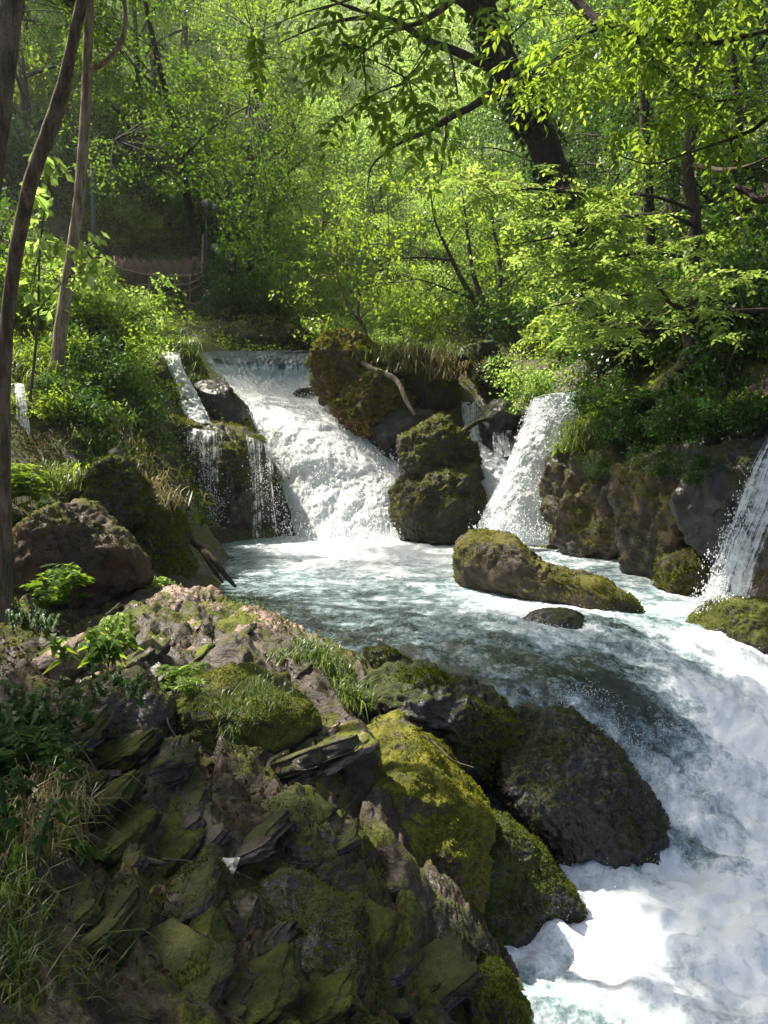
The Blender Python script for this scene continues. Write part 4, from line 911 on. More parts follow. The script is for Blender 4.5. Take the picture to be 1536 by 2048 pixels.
def shrub_proto(h, w, seed, mat, L, k, rad, stems=9, bark='twig'):
    rng = np.random.RandomState(seed); limbs, C = [], []
    for i in range(stems):
        az = i * 2.4 + rng.normal() * .4; r = w * rng.uniform(.25, 1.0); hh = h * rng.uniform(.5, 1.0)
        e = np.array([math.cos(az) * r, math.sin(az) * r, hh]); m = e * [.45, .45, .62]
        limbs.append(tube([[.05 * math.cos(az), .05 * math.sin(az), -.15], m, e], [.014, .010, .004], 4, 8, cap=False))
        for j in range(6):
            s = rng.uniform(.25, 1); C.append(2 * s * (1 - s) * m + e * s * s + rng.normal(size=3) * [w * .2, w * .2, h * .12])
    C = np.array(C); V, Fc, rn = leaf_cloud(C, rad * rng.uniform(.6, 1.2, len(C)), k, L, rng, flat=.5)
    return [('stems', mesh('stems', *joinm(limbs), M[bark])), ('foliage', mesh('foliage', V, Fc, M[mat], False, fattrs={'rnd': rn}))]
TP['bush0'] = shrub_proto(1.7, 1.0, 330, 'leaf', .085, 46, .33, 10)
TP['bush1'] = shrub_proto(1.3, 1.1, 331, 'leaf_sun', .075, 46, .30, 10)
TP['bush2'] = shrub_proto(1.5, 1.0, 332, 'leaf_shaded', .085, 46, .32, 10)
TP['bush3'] = shrub_proto(0.9, .8, 333, 'leaf_shaded', .07, 40, .24, 9)
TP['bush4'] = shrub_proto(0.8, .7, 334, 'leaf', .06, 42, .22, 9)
_rg = np.random.RandomState(99)
def plant(proto, name, label, cat, loc, s=1.0, rz=None, group=None, tilt=(0, 0), sink=.1):
    o = thing(name, label, cat, (loc[0], loc[1], loc[2] - sink), group)
    o.rotation_euler = (tilt[0], tilt[1], _rg.rand() * 6.28 if rz is None else rz); o.scale = (s, s, s * _rg.uniform(.9, 1.12))
    for nme, me in TP[proto]: link(nme, me, o)
    return o
def gz(x, y): return float(ground_h(np.array([x]), np.array([y]), False)[0])
def at_px(px, d):
    x = (px - 768) / F * d; return x, d, gz(x, d)

def zone(px, d, near, far, names):
    """says where on the slope a tree or shrub of a repeated kind stands"""
    return '%s, %s' % ('lowest row' if d < near else ('middle row' if d < far else 'upper row'), [t for x, t in names if px < x][0])
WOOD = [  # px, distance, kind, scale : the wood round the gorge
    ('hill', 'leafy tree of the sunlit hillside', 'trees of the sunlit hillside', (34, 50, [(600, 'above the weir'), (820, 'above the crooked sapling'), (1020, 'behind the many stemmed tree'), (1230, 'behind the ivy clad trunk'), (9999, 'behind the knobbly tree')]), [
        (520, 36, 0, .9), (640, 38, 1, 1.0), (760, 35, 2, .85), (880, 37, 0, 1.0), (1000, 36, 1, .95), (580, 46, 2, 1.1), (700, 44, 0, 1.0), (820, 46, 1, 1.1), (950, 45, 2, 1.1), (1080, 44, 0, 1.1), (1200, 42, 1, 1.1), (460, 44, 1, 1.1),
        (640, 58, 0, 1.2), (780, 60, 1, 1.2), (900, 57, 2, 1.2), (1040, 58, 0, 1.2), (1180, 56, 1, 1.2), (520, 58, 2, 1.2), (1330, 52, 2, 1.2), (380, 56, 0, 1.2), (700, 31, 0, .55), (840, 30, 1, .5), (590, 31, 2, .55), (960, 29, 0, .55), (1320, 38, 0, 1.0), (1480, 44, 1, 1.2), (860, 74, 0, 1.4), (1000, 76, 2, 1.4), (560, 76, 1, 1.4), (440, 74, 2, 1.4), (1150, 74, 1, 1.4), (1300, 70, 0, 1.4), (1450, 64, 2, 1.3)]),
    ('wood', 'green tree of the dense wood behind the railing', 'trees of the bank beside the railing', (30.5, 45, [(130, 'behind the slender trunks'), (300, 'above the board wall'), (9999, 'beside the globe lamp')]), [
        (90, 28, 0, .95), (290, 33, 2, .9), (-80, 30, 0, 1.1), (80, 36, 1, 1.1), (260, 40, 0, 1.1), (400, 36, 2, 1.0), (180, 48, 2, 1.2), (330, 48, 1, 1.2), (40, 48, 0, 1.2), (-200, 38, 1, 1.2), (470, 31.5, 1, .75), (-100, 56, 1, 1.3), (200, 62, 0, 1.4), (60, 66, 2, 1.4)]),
    ('deep', 'shade darkened tree of the shaded bank', 'trees of the shaded right bank', (19, 26.5, [(1260, 'behind the ivy clad trunk'), (1400, 'behind the knobbly tree'), (9999, 'by the picture edge')]), [
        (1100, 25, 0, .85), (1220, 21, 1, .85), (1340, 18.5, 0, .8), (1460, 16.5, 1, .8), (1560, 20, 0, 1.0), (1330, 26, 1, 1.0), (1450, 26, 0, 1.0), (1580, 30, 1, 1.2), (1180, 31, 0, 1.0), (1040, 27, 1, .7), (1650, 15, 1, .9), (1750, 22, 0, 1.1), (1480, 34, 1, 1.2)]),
]
for kind, lab0, grp, (zn, zf, znames), spots in WOOD:
    for px, d, v, s in spots:
        x, y, z = at_px(px, d); lab = lab0 + ', ' + zone(px, d, zn, zf, znames)
        plant('%s%d' % (kind, v % (2 if kind == 'deep' else 3)), 'forest_tree', lab, 'tree', (x, y, z), s, group=grp, tilt=(_rg.normal() * .04, _rg.normal() * .04), sink=.3)

# ------------------------------------------------------------------ trees one can tell apart
def canopy(n, c, r, rng, allow=None, rad=.5, shade=1.0):
    """twig centres in an ellipsoid crown, kept out of the sun gaps and, inside the picture, only where allow() says so"""
    C = np.asarray(c) + unit(rng.normal(size=(n, 3))) * rng.rand(n, 1) ** .4 * np.asarray(r)
    C = C[sun_gaps(C, rad)]
    px, py, dep = proj(C)
    vis = (dep > 0) & (px > -60) & (px < 1600) & (py > -40) & (py < 2100)
    ok = ~vis if allow is None else (~vis | allow(px, py))
    return C[ok]
def tree_with(name, label, bark, trunk, limbs, C, leaf, L, k, rad, seed, seg=14, bump=.10, extra=None, droop=.35, group=None):
    rng = np.random.RandomState(seed); trunk = np.asarray(trunk, float)
    root = thing(name, label, 'tree', trunk[0, :3], group)
    tk = part('trunk', *tube(trunk[:, :3], trunk[:, 3], seg, max(40, 9 * len(trunk)), bump=bump, seed=seed), M[bark], root)
    for lb in limbs:
        lb = np.asarray(lb, float); part('limb', *tube(lb[:, :3], lb[:, 3], 7, 6 * len(lb), bump=.12, seed=seed + 1), M[bark], root)
    if len(C):
        V, Fc, rn = leaf_cloud(C, rad * rng.uniform(.6, 1.2, len(C)), k, L, rng, droop=droop)
        # twigs that carry the sprays, from the nearest limb or the trunk
        pts = np.concatenate([catmull(np.asarray(l)[:, :3], 24) for l in [trunk] + list(limbs)])
        tw = []
        for c in C[::2]:
            q = pts[np.argmin(((pts - c) ** 2).sum(1) + .6 * (pts[:, 2] - c[2]).clip(0) ** 2)]
            tw.append(tube([q, (q + c) / 2 + [0, 0, .12 * np.linalg.norm(c - q)], c], [.016, .010, .004], 4, 7, cap=False))
        part('twigs', *joinm(tw), M[bark], root, kind='stuff')
        part('crown', V, Fc, M[leaf], root, shade=False, fattrs={'rnd': rn})
    return root
def PR(l): return [tuple(P(a, b, c)) + (r,) for a, b, c, r in l]
rng = np.random.RandomState(501)
def rel(x, y, z): return np.array([x, y, z + CAMZ])
tl = lambda px, py: (px < 140) & (py < 360) & (rng.rand(len(px)) < .45)
C = np.concatenate([canopy(480, rel(-4.0, 7.8, 8.0), (3.2, 3.0, 1.8), rng, tl), canopy(200, rel(-1.5, 5.5, 7.6), (2.4, 2.4, 1.2), rng)])
tree_with('slender_tree', 'slim grey brown trunk at the picture edge, bending over a swollen burl', 'bark',
          PR([(14, 1262, 6.4, 0.070), (12, 1180, 6.4, 0.060), (8, 950, 6.4, 0.056), (8, 750, 6.4, 0.055), (24, 560, 6.4, 0.055), (58, 380, 6.3, 0.056), (98, 262, 6.25, 0.056), (122, 195, 6.2, 0.059), (136, 130, 6.1, 0.043), (165, 0, 6.0, 0.042), (215, -200, 5.9, 0.035), (300, -520, 5.9, 0.021)]),
          [PR([(215, -200, 5.9, 0.028), (120, -420, 6.4, 0.021), (0, -700, 7.0, 0.010)]), PR([(250, -330, 5.9, 0.021), (420, -520, 5.6, 0.014), (640, -700, 5.4, 0.007)])], C, 'leaf', .125, 30, .5, 502)
C = np.concatenate([canopy(360, rel(-5.6, 11, 9.6), (3.6, 3.2, 2.2), rng, lambda px, py: (px < 420) & (py < 130) & (rng.rand(len(px)) < .35)), canopy(380, rel(-3.0, 9.8, 8.6), (3.2, 3.0, 1.5), rng)])
tree_with('slender_tree', 'pale barked slim tree on the bank with a hooked side branch', 'bark_pale',
          PR([(100, 775, 10.8, 0.128), (112, 735, 10.8, 0.096), (124, 640, 10.8, 0.086), (145, 500, 10.8, 0.080), (158, 400, 10.8, 0.074), (167, 290, 10.8, 0.069), (172, 200, 10.8, 0.067), (174, 120, 10.8, 0.061), (180, 0, 10.8, 0.054), (190, -200, 10.8, 0.038), (200, -420, 10.8, 0.019)]),
          [PR([(174, 138, 10.8, 0.045), (196, 132, 10.75, 0.042), (224, 110, 10.7, 0.038), (246, 72, 10.7, 0.036), (250, 20, 10.7, 0.029), (243, -60, 10.7, 0.026), (260, -250, 10.7, 0.013)])], C, 'leaf', .12, 30, .5, 512)
C = np.concatenate([canopy(300, rel(-5.4, 5.4, 6.8), (2.6, 2.6, 1.8), rng), canopy(220, rel(-1.6, 3.6, 6.4), (2.6, 2.2, 1.2), rng)])
tree_with('slender_tree', 'dark thick trunk cut off by the top corner of the picture', 'bark',
          PR([(-190, 1500, 4.9, 0.108), (-150, 1250, 4.95, 0.086), (-90, 900, 5.0, 0.076), (-45, 560, 5.0, 0.072), (-8, 280, 5.0, 0.068), (18, 60, 5.0, 0.065), (38, -120, 5.0, 0.058), (60, -500, 5.0, 0.036)]),
          [PR([(40, -160, 5.0, 0.036), (260, -480, 4.9, 0.025), (520, -760, 4.8, 0.011)])], C, 'leaf', .12, 30, .5, 522)
C = np.concatenate([canopy(420, rel(-8.2, 8.6, 8.4), (3.2, 3.2, 2.4), rng), canopy(260, rel(-7, 4, 8.0), (2.6, 3, 2.0), rng)])  # crowns of an unseen tree, added to shade the near bank
tree_with('slender_tree', 'grey trunk of the shade tree standing on the slope just outside the picture', 'bark',
          [(-7.4, 7.4, gz(-7.4, 7.4) - .2, .22), (-7.5, 7.5, CAMZ + 3, .18), (-7.8, 7.8, CAMZ + 6, .13), (-8.0, 8.2, CAMZ + 9.5, .05)],
          [[(-7.7, 7.7, CAMZ + 4.8, .09), (-7.2, 6, CAMZ + 6.5, .07), (-6.8, 4.2, CAMZ + 8, .03)]], C, 'leaf', .12, 30, .5, 532)

rng = np.random.RandomState(535)
okb = lambda px, py: ~((px > 150) & (px < 450) & (py > 385)) & (py < 520) & (px > 150)
C = np.concatenate([canopy(330, rel(-5.2, 19.5, 7.4), (3.0, 2.8, 2.6), rng, okb), canopy(330, rel(-7.0, 16.4, 9.8), (3.2, 3.0, 1.8), rng, lambda px, py: (py < 200) & (px > 150)), canopy(160, rel(-3.6, 21, 6.0), (2.2, 2.0, 1.8), rng, okb), canopy(230, rel(-2.4, 16, 11.2), (2.8, 2.6, 1.2), rng)])  # last crown lies above view, added to shade the cliff
tree_with('spreading_tree', 'dense spreading tree whose shaded layers of leaves hang over the railing', 'bark_dark',
          PR([(392, 560, 30.5, .20), (388, 500, 30.4, .17), (382, 440, 30, .15), (368, 360, 28, .13), (350, 260, 26, .11), (320, 140, 24, .09), (290, 0, 22, .06), (270, -140, 20, .03)]),
          [PR([(372, 380, 28.4, .06), (300, 320, 25, .04), (230, 280, 21, .02)]), PR([(360, 320, 27, .06), (430, 250, 24, .04), (500, 210, 22, .02)]), PR([(335, 200, 25, .06), (250, 110, 21, .04), (170, 30, 18, .02)]), PR([(290, 0, 22, .05), (420, -80, 18, .04), (520, -160, 16, .02)])], C, 'leaf_mid', .10, 46, .55, 536, seg=12)

# ivy clad leaning tree
ivp = PR([(1245, 715, 14.6, .36), (1222, 670, 14.6, .30), (1180, 560, 14.5, .28), (1140, 450, 14.4, .27), (1102, 325, 14.3, .27), (1068, 245, 14.2, .27), (1036, 185, 14.1, .26), (1000, 108, 14.0, .24), (972, 35, 13.9, .22), (955, -60, 13.8, .19), (930, -250, 13.7, .12), (900, -480, 13.6, .05)])
il = [PR([(1010, 178, 14.1, .085), (985, 186, 14.0, .075), (940, 215, 13.9, .065), (905, 232, 13.8, .06), (855, 262, 13.7, .05), (795, 288, 13.6, .035), (745, 330, 13.5, .018), (735, 375, 13.4, .01)]),
      PR([(995, 140, 14.0, .10), (960, 125, 13.9, .085), (905, 100, 13.7, .07), (850, 80, 13.5, .06), (790, 42, 13.3, .05), (720, 36, 13.1, .035), (640, 52, 12.9, .02), (560, 85, 12.7, .01)]),
      PR([(893, 236, 13.8, .028), (892, 270, 13.8, .022), (886, 310, 13.8, .018), (882, 350, 13.8, .012)]), PR([(770, 36, 13.2, .03), (700, 15, 13.0, .024), (620, -20, 12.8, .015)]),
      PR([(975, 40, 13.9, .12), (930, 5, 13.6, .10), (860, -40, 13.4, .08), (760, -120, 13.2, .05)]), PR([(900, 98, 13.7, .02), (915, 190, 13.4, .016), (905, 200, 13.3, .01)])]
C = canopy(430, rel(1.2, 13.6, 9.2), (4.2, 3.0, 1.6), rng, lambda px, py: (py < 60) & (px < 1100) & (px > 600) & (rng.rand(len(px)) < .35), shade=.6)
ivt = tree_with('ivy_tree', 'thick dark ivy clad trunk leaning across the sunlit wood', 'bark_dark', ivp, il, C, 'leaf', .12, 26, .45, 542, seg=16, bump=.16)
_V, _F = tube(np.asarray(ivp)[:, :3], np.asarray(ivp)[:, 3] * 1.08, 16, 90)
_p, _n = sample(_V, _F, 4200, rng, lambda c, n: smooth(-.25, .3, fbm(c * 1.6, 3, 4)) + .15)
V, Fc, rn = blades(_p + _n * rng.rand(len(_p), 1) * .09, unit(_n * .4 + [0, 0, -.6]), .085, rng, .6, .42)
part('ivy', V, Fc, M['leaf_ivy'], [x for x in SC.objects if x.parent == ivt and x.name.startswith('trunk')][0], kind='stuff', shade=False, fattrs={'rnd': rn})

# knobbly tree on the right bank with long sunlit sprays
kb = [PR([(1385, 560, 11.5, .04), (1335, 600, 10.2, .026), (1250, 592, 9.4, .022), (1170, 602, 9.1, .014), (1105, 612, 8.9, .006)]),
      PR([(1640, 628, 9.6, .04), (1536, 621, 9.4, .034), (1430, 623, 9.3, .028), (1350, 612, 9.2, .024), (1318, 575, 9.1, .016), (1290, 545, 9.0, .008)]),
      PR([(1388, 450, 11.5, .035), (1320, 428, 10.2, .022), (1230, 440, 9.5, .02), (1120, 472, 9.2, .012), (1005, 492, 9.0, .006)]),
      PR([(1386, 420, 11.5, .03), (1300, 392, 10.2, .02), (1150, 386, 9.5, .018), (1060, 378, 9.3, .012), (985, 392, 9.1, .006)]),
      PR([(1387, 520, 11.5, .03), (1300, 505, 10.2, .02), (1200, 522, 9.6, .016), (1085, 562, 9.3, .006)]),
      PR([(1700, 320, 8.0, .05), (1536, 398, 8.7, .045), (1500, 385, 8.9, .045), (1470, 374, 9.0, .034)]),
      PR([(1640, 150, 8.0, .035), (1536, 235, 8.2, .026), (1500, 262, 8.3, .020), (1440, 285, 8.4, .016), (1370, 308, 8.5, .011), (1300, 328, 8.6, .009), (1240, 312, 8.7, .005)]),
      PR([(1392, 330, 11.4, .05), (1440, 340, 10, .03), (1500, 330, 9.2, .015), (1560, 300, 8.8, .008)]),
      PR([(1390, 640, 11.4, .05), (1300, 660, 10.6, .03), (1230, 655, 10.2, .018), (1150, 660, 9.9, .008)])]
krt = tree_with('knobbly_tree', 'grey tree with a knobbly foot and long low sunlit branches', 'bark_dark',
          PR([(1372, 745, 11.7, 0.178), (1385, 700, 11.7, 0.148), (1380, 655, 11.7, 0.118), (1392, 600, 11.6, 0.096), (1386, 520, 11.6, 0.089), (1390, 430, 11.6, 0.085), (1376, 340, 11.6, 0.081), (1392, 200, 11.6, 0.074), (1402, 60, 11.6, 0.074), (1390, -120, 11.6, 0.074), (1400, -420, 11.6, 0.030)]),
          kb, canopy(150, rel(5.8, 11.5, 8.6), (3.4, 2.6, 1.5), rng), 'leaf', .12, 26, .45, 552, seg=16, bump=.2)
ls, tws = [], []
for i, lb in enumerate([kb[k] for k in (0, 1, 2, 3, 4, 8)]):
    q = catmull(np.asarray(lb)[:, :3], 40); q = q[14:]
    for j in range(17):
        b = q[rng.randint(len(q))]; e = b + rng.normal(size=3) * [.42, .42, .20] + [0, 0, .06]
        tws.append(tube([b, (b + e) / 2 + [0, 0, .05], e], [.006, .005, .002], 4, 6, cap=False))
        for p in (e, e * .6 + b * .4):
            nl = rng.randint(4, 8); d = unit(rng.normal(size=(nl, 3)) * [1, 1, .35] + (e - b) * .8)
            ls.append(pinnate(np.repeat(p[None], nl, 0), d, .24, 4, .085, rng))
part('twigs', *joinm(tws), M['twig_pale'], krt)
V, Fc, rn = joinl(ls); part('leaf_sprays', V, Fc, M['leaf_pale'], krt, shade=False, fattrs={'rnd': rn})

# overhanging branches near the viewer
def spray_branch(name, label, paths, leafmat, n, reach, L, length, pairs, seed, hang=.5, bark='twig'):
    rng = np.random.RandomState(seed); paths = [np.asarray(PR(p)) for p in paths]
    root = thing(name, label, 'branch', paths[0][0, :3]); ls, tw = [], []
    for p in paths:
        part('stem', *tube(p[:, :3], p[:, 3], 7, 7 * len(p), bump=.1, seed=seed), M[bark], root)
        q = catmull(p[:, :3], 40)
        for j in range(n):
            b = q[rng.randint(6, 40)]; e = b + rng.normal(size=3) * reach * [1, .8, .55] + [0, 0, -.3 * reach]
            tw.append(tube([b, (b + e) / 2 + [0, 0, .1 * reach], e], [.007, .005, .002], 4, 6, cap=False))
            nl = rng.randint(3, 6); d = unit(rng.normal(size=(nl, 3)) * [1, 1, .4] + unit(e - b) * .6 + [0, 0, -hang])
            ls.append(pinnate(np.repeat(e[None], nl, 0), d, length, pairs, L, rng, wide=.21, hang=.45))
    part('twigs', *joinm(tw), M[bark], root)
    V, Fc, rn = joinl(ls); part('leaves', V, Fc, M[leafmat], root, shade=False, fattrs={'rnd': rn})
    return root
spray_branch('overhanging_branch', 'branch with drooping feathery leaves hanging in from the top centre',
    [[(1000, -160, 6.6, .045), (920, -20, 6.5, .034), (850, 40, 6.4, .022), (790, 60, 6.4, .014), (720, 110, 6.3, .006)], [(880, -60, 6.4, .02), (800, -10, 6.3, .014), (720, -5, 6.2, .008), (640, 20, 6.1, .005)], [(860, 60, 6.4, .012), (850, 110, 6.4, .009), (820, 150, 6.3, .006), (790, 175, 6.3, .003)]],
    'leaf', 9, .26, .115, .34, 4, 601)
spray_branch('overhanging_branch', 'leafy bough filling the top corner above the sunlit sprays',
    [[(1120, -40, 9.2, .06), (1165, 15, 9.0, .055), (1212, 52, 8.8, .06), (1300, 70, 8.6, .04), (1400, 90, 8.4, .03), (1540, 60, 8.2, .02)], [(1260, 60, 8.7, .03), (1330, 150, 8.6, .02), (1420, 200, 8.5, .012), (1520, 190, 8.4, .006)], [(1215, 52, 8.8, .02), (1160, 75, 8.9, .014), (1100, 130, 9.0, .009), (1060, 180, 9.0, .004)], [(1400, 90, 8.4, .02), (1390, -60, 8.2, .02), (1480, -40, 8.2, .01)]],
    'leaf', 26, .34, .12, .32, 4, 611, hang=.6, bark='bark_dark')

# crooked sapling on the island rock, with the bare log at its foot
rng = np.random.RandomState(620)
sp = [PR([(716, 640, 18.0, .035), (690, 600, 18.0, .028), (674, 550, 18.0, .022), (674, 500, 18.0, .016), (672, 440, 18.0, .008)]), PR([(718, 590, 18.0, .028), (716, 560, 18.0, .022), (724, 525, 18.0, .015), (738, 490, 18.0, .007)]),
      PR([(716, 645, 18.0, .02), (738, 620, 17.9, .014), (760, 610, 17.9, .006)]), PR([(712, 715, 17.9, .03), (695, 680, 17.9, .022), (688, 655, 17.9, .014), (650, 645, 17.9, .006)])]
C = np.array([P(a + rng.normal() * 26, b + rng.normal() * 22, 18 + rng.normal() * .5) for a, b in [(674, 480), (672, 430), (650, 520), (740, 480), (760, 530), (700, 540), (640, 470), (720, 450), (780, 600), (650, 640), (625, 600), (690, 400)] for _ in range(5)])
sap = tree_with('sapling', 'thin crooked sapling forking up from the golden mossy rock', 'bark', PR([(730, 728, 17.8, .07), (716, 715, 17.85, .055), (731, 685, 17.9, .048), (730, 660, 18.0, .042), (718, 635, 18.0, .036), (716, 600, 18.0, .03)]), sp, C, 'leaf', .10, 24, .30, 621, seg=9)
lg = PR([(706, 712, 17.6, .04), (740, 735, 17.2, .06), (780, 752, 16.9, .062), (798, 768, 16.7, .055), (812, 800, 16.5, .05), (830, 830, 16.4, .03)])
o = thing('fallen_log', 'bare bent log hanging from the foot of the crooked sapling', 'log', lg[0][:3]); part('wood', *tube(np.array(lg)[:, :3], np.array(lg)[:, 3], 9, 40, bump=.12, seed=3), M['bark_pale'], o)

# many stemmed dark tree behind the island
rng = np.random.RandomState(630)
ms = [PR([(975, 640, 22, .10), (930, 570, 22, .08), (895, 500, 22, .05), (870, 440, 22, .03), (860, 380, 22, .015)]), PR([(985, 640, 22, .10), (950, 560, 22.3, .08), (935, 470, 22.4, .05), (925, 380, 22.4, .02)]), PR([(995, 640, 22, .09), (1000, 540, 22.5, .07), (985, 440, 22.6, .04), (975, 350, 22.6, .02)]), PR([(950, 600, 22, .05), (900, 580, 21.5, .03), (840, 560, 21, .015), (790, 565, 20.6, .008)]), PR([(905, 520, 22, .04), (840, 515, 21.6, .025), (780, 520, 21.2, .01)])]
C = np.array([P(a + rng.normal() * 34, b + rng.normal() * 30, 21.6 + rng.normal() * 1.0) for a, b in [(860, 380), (925, 380), (975, 350), (840, 450), (790, 500), (800, 570), (860, 560), (880, 480), (930, 440), (1010, 420), (1030, 500), (770, 440), (820, 620), (900, 620), (960, 520), (1040, 600), (750, 560), (870, 320), (800, 380)] for _ in range(6)])
tree_with('many_stemmed_tree', 'dark tree of many leaning stems behind the island rocks', 'bark_dark', PR([(985, 690, 22, .2), (983, 665, 22, .17), (980, 640, 22, .14), (978, 620, 22.1, .1)]), ms, C, 'leaf', .12, 30, .5, 631)
for i, (lab, st) in enumerate([('straight dark trunk in the wood left of the sunlit hillside', [(500, 480, 27, .16), (502, 420, 27, .15), (498, 330, 27, .13), (512, 200, 27, .10), (505, 60, 27, .06)]),
                               ('dark trunk leaning outward beside the double globe lamp', [(460, 500, 27.5, .14), (476, 440, 27.5, .12), (500, 360, 27.5, .10), (540, 250, 27.5, .06)]),
                               ('forked dark trunk nearest the sunlit hillside', [(520, 470, 28, .15), (540, 420, 28, .13), (556, 360, 28, .10), (590, 260, 28, .05)]),
                               ('slim straight trunk in the shade above the leafy corner bough', [(1300, 640, 16.5, .14), (1298, 450, 16.5, .12), (1294, 330, 16.5, .11), (1288, 180, 16.5, .10), (1292, 20, 16.5, .08), (1290, -100, 16.5, .05)])]):
    rng = np.random.RandomState(640 + i); tp = PR(st); tp[0] = tuple(np.array(tp[0]) - [0, 0, 1.0, 0])
    top = np.array(tp[-1][:3]); C = top + rng.normal(size=(70, 3)) * [1.2, 1.0, 1.0]
    tree_with('woodland_tree', lab, 'bark_dark', tp, [[tuple(np.array(tp[-2])), tuple(np.append(top + rng.normal(size=3) * .7, .02))]], C, 'leaf', .13, 34, .5, 645 + i, seg=9)

# ------------------------------------------------------------------ bedrock of the near bank
BED = 'slate outcrops of the near bank'
def crop(label, poly, d, T, mat, seed, strata=.10, sfreq=7, amp=.10, sub=6, fuzz=0, fm='moss_leaf', fs=.013, **kw):
    return rock('rock_outcrop', label, 'rock', poly, d, T, mat, seed=seed, strata=strata, sfreq=sfreq, amp=amp, sub=sub, fuzz=fuzz, fuzzmat=fm, fuzzsize=fs, group=BED, box_=.5, **kw)
crop('sunlit layered slate crest between the path and the pool', [(120, 1275), (230, 1225), (330, 1182), (385, 1180), (440, 1205), (520, 1228), (548, 1262), (500, 1310), (320, 1315), (200, 1310)], 7.1, .55, 'slate_dry_lit', 201, .16, 9, sub=7, fuzz=5000, lean=.9)
crop('reddish slate shoulder running down to the grassy tip', [(380, 1290), (450, 1240), (540, 1255), (620, 1290), (690, 1330), (720, 1400), (650, 1440), (500, 1400), (400, 1350)], 6.1, .5, 'slate_dry_lit', 204, .14, 8, sub=7, fuzz=7000, lean=.9)
crop('mossy hump with grass growing over its dark overhang', [(340, 1420), (400, 1360), (500, 1350), (600, 1385), (645, 1425), (620, 1470), (570, 1520), (540, 1620), (430, 1620), (360, 1540)], 4.95, .42, 'moss_rock', 207, .08, 6, sub=7, fuzz=14000, fm='moss_leaf')
crop('pinkish tilted slab face under the grassy hump', [(540, 1520), (600, 1450), (650, 1440), (680, 1500), (672, 1600), (655, 1660), (620, 1600), (575, 1560)], 4.75, .22, 'slate_dry_lit', 210, .05, 5, amp=.05)
crop('dark slate block below the leafy plant on the shaded slope', [(110, 1370), (170, 1310), (250, 1300), (290, 1360), (340, 1400), (360, 1500), (300, 1640), (180, 1680), (120, 1560)], 4.75, .45, 'slate', 213, .14, 9, sub=7, fuzz=5000, fm='moss_leaf_dark')
crop('leaning slate wedge with a green moss cap', [(290, 1640), (330, 1540), (355, 1490), (378, 1490), (392, 1560), (370, 1640), (330, 1700), (250, 1720)], 4.2, .25, 'slate', 216, .12, 8, fuzz=3000)
crop('broad layered slate slab above the dead branch', [(200, 1720), (300, 1620), (400, 1590), (480, 1640), (490, 1720), (400, 1760), (280, 1770)], 3.9, .35, 'slate', 219, .14, 10, sub=7, fuzz=2500, fm='moss_leaf_dark')
crop('dark wet bedrock in the hollow beside the torn packet', [(480, 1640), (580, 1610), (680, 1650), (740, 1730), (720, 1800), (600, 1810), (500, 1760)], 3.95, .4, 'slate', 222, .10, 9, sub=7, fuzz=2500, fm='moss_leaf_dark')
crop('triangular slate fin below the torn packet', [(290, 1850), (350, 1770), (420, 1740), (455, 1770), (490, 1850), (440, 1920), (330, 1920)], 3.2, .25, 'slate', 225, .12, 9, sub=7, fuzz=2500, fm='moss_leaf_dark')
crop('large dark mossy block at the bottom centre', [(470, 1880), (540, 1790), (640, 1775), (710, 1830), (765, 1930), (775, 2080), (650, 2160), (500, 2100), (450, 1980)], 3.15, .38, 'moss_dark', 228, .10, 8, sub=7, fuzz=9000, fm='moss_leaf')
crop('mossy ridge of slate at the bottom beside the grass', [(300, 1960), (350, 1860), (400, 1850), (460, 1920), (500, 2030), (480, 2150), (330, 2150)], 2.8, .28, 'moss_rock', 231, .10, 8, sub=7, fuzz=7000, fm='moss_leaf')
crop('wet glistening slate above the low green rock', [(740, 1830), (800, 1770), (880, 1790), (960, 1850), (985, 1910), (900, 1950), (790, 1960), (740, 1900)], 3.95, .35, 'slate', 234, .14, 9, sub=7, fuzz=2500, fm='moss_leaf_dark')
crop('shadowed rock under the sunlit moss boulder', [(620, 1640), (700, 1620), (780, 1680), (820, 1760), (760, 1830), (680, 1800), (620, 1730)], 4.25, .3, 'moss_rock', 237, .10, 7, fuzz=5000, fm='moss_leaf_dark')
crop('small wet slate beside the bottom mossy block', [(680, 1990), (740, 1940), (820, 1960), (840, 2040), (800, 2110), (700, 2100)], 3.3, .25, 'slate', 240, .12, 8, fuzz=1500, fm='moss_leaf_dark')
crop('mossy hummock at the foot of the grassy corner', [(-40, 1800), (60, 1780), (120, 1830), (130, 1900), (40, 1940), (-40, 1920)], 2.8, .22, 'tufa_brown', 243, .05, 6, fuzz=4000)
crop('shaded slate bank at the bottom corner', [(120, 1860), (220, 1800), (300, 1830), (320, 1960), (260, 2080), (130, 2060)], 2.9, .3, 'slate', 246, .12, 9, sub=7, fuzz=1500, fm='moss_leaf_dark')

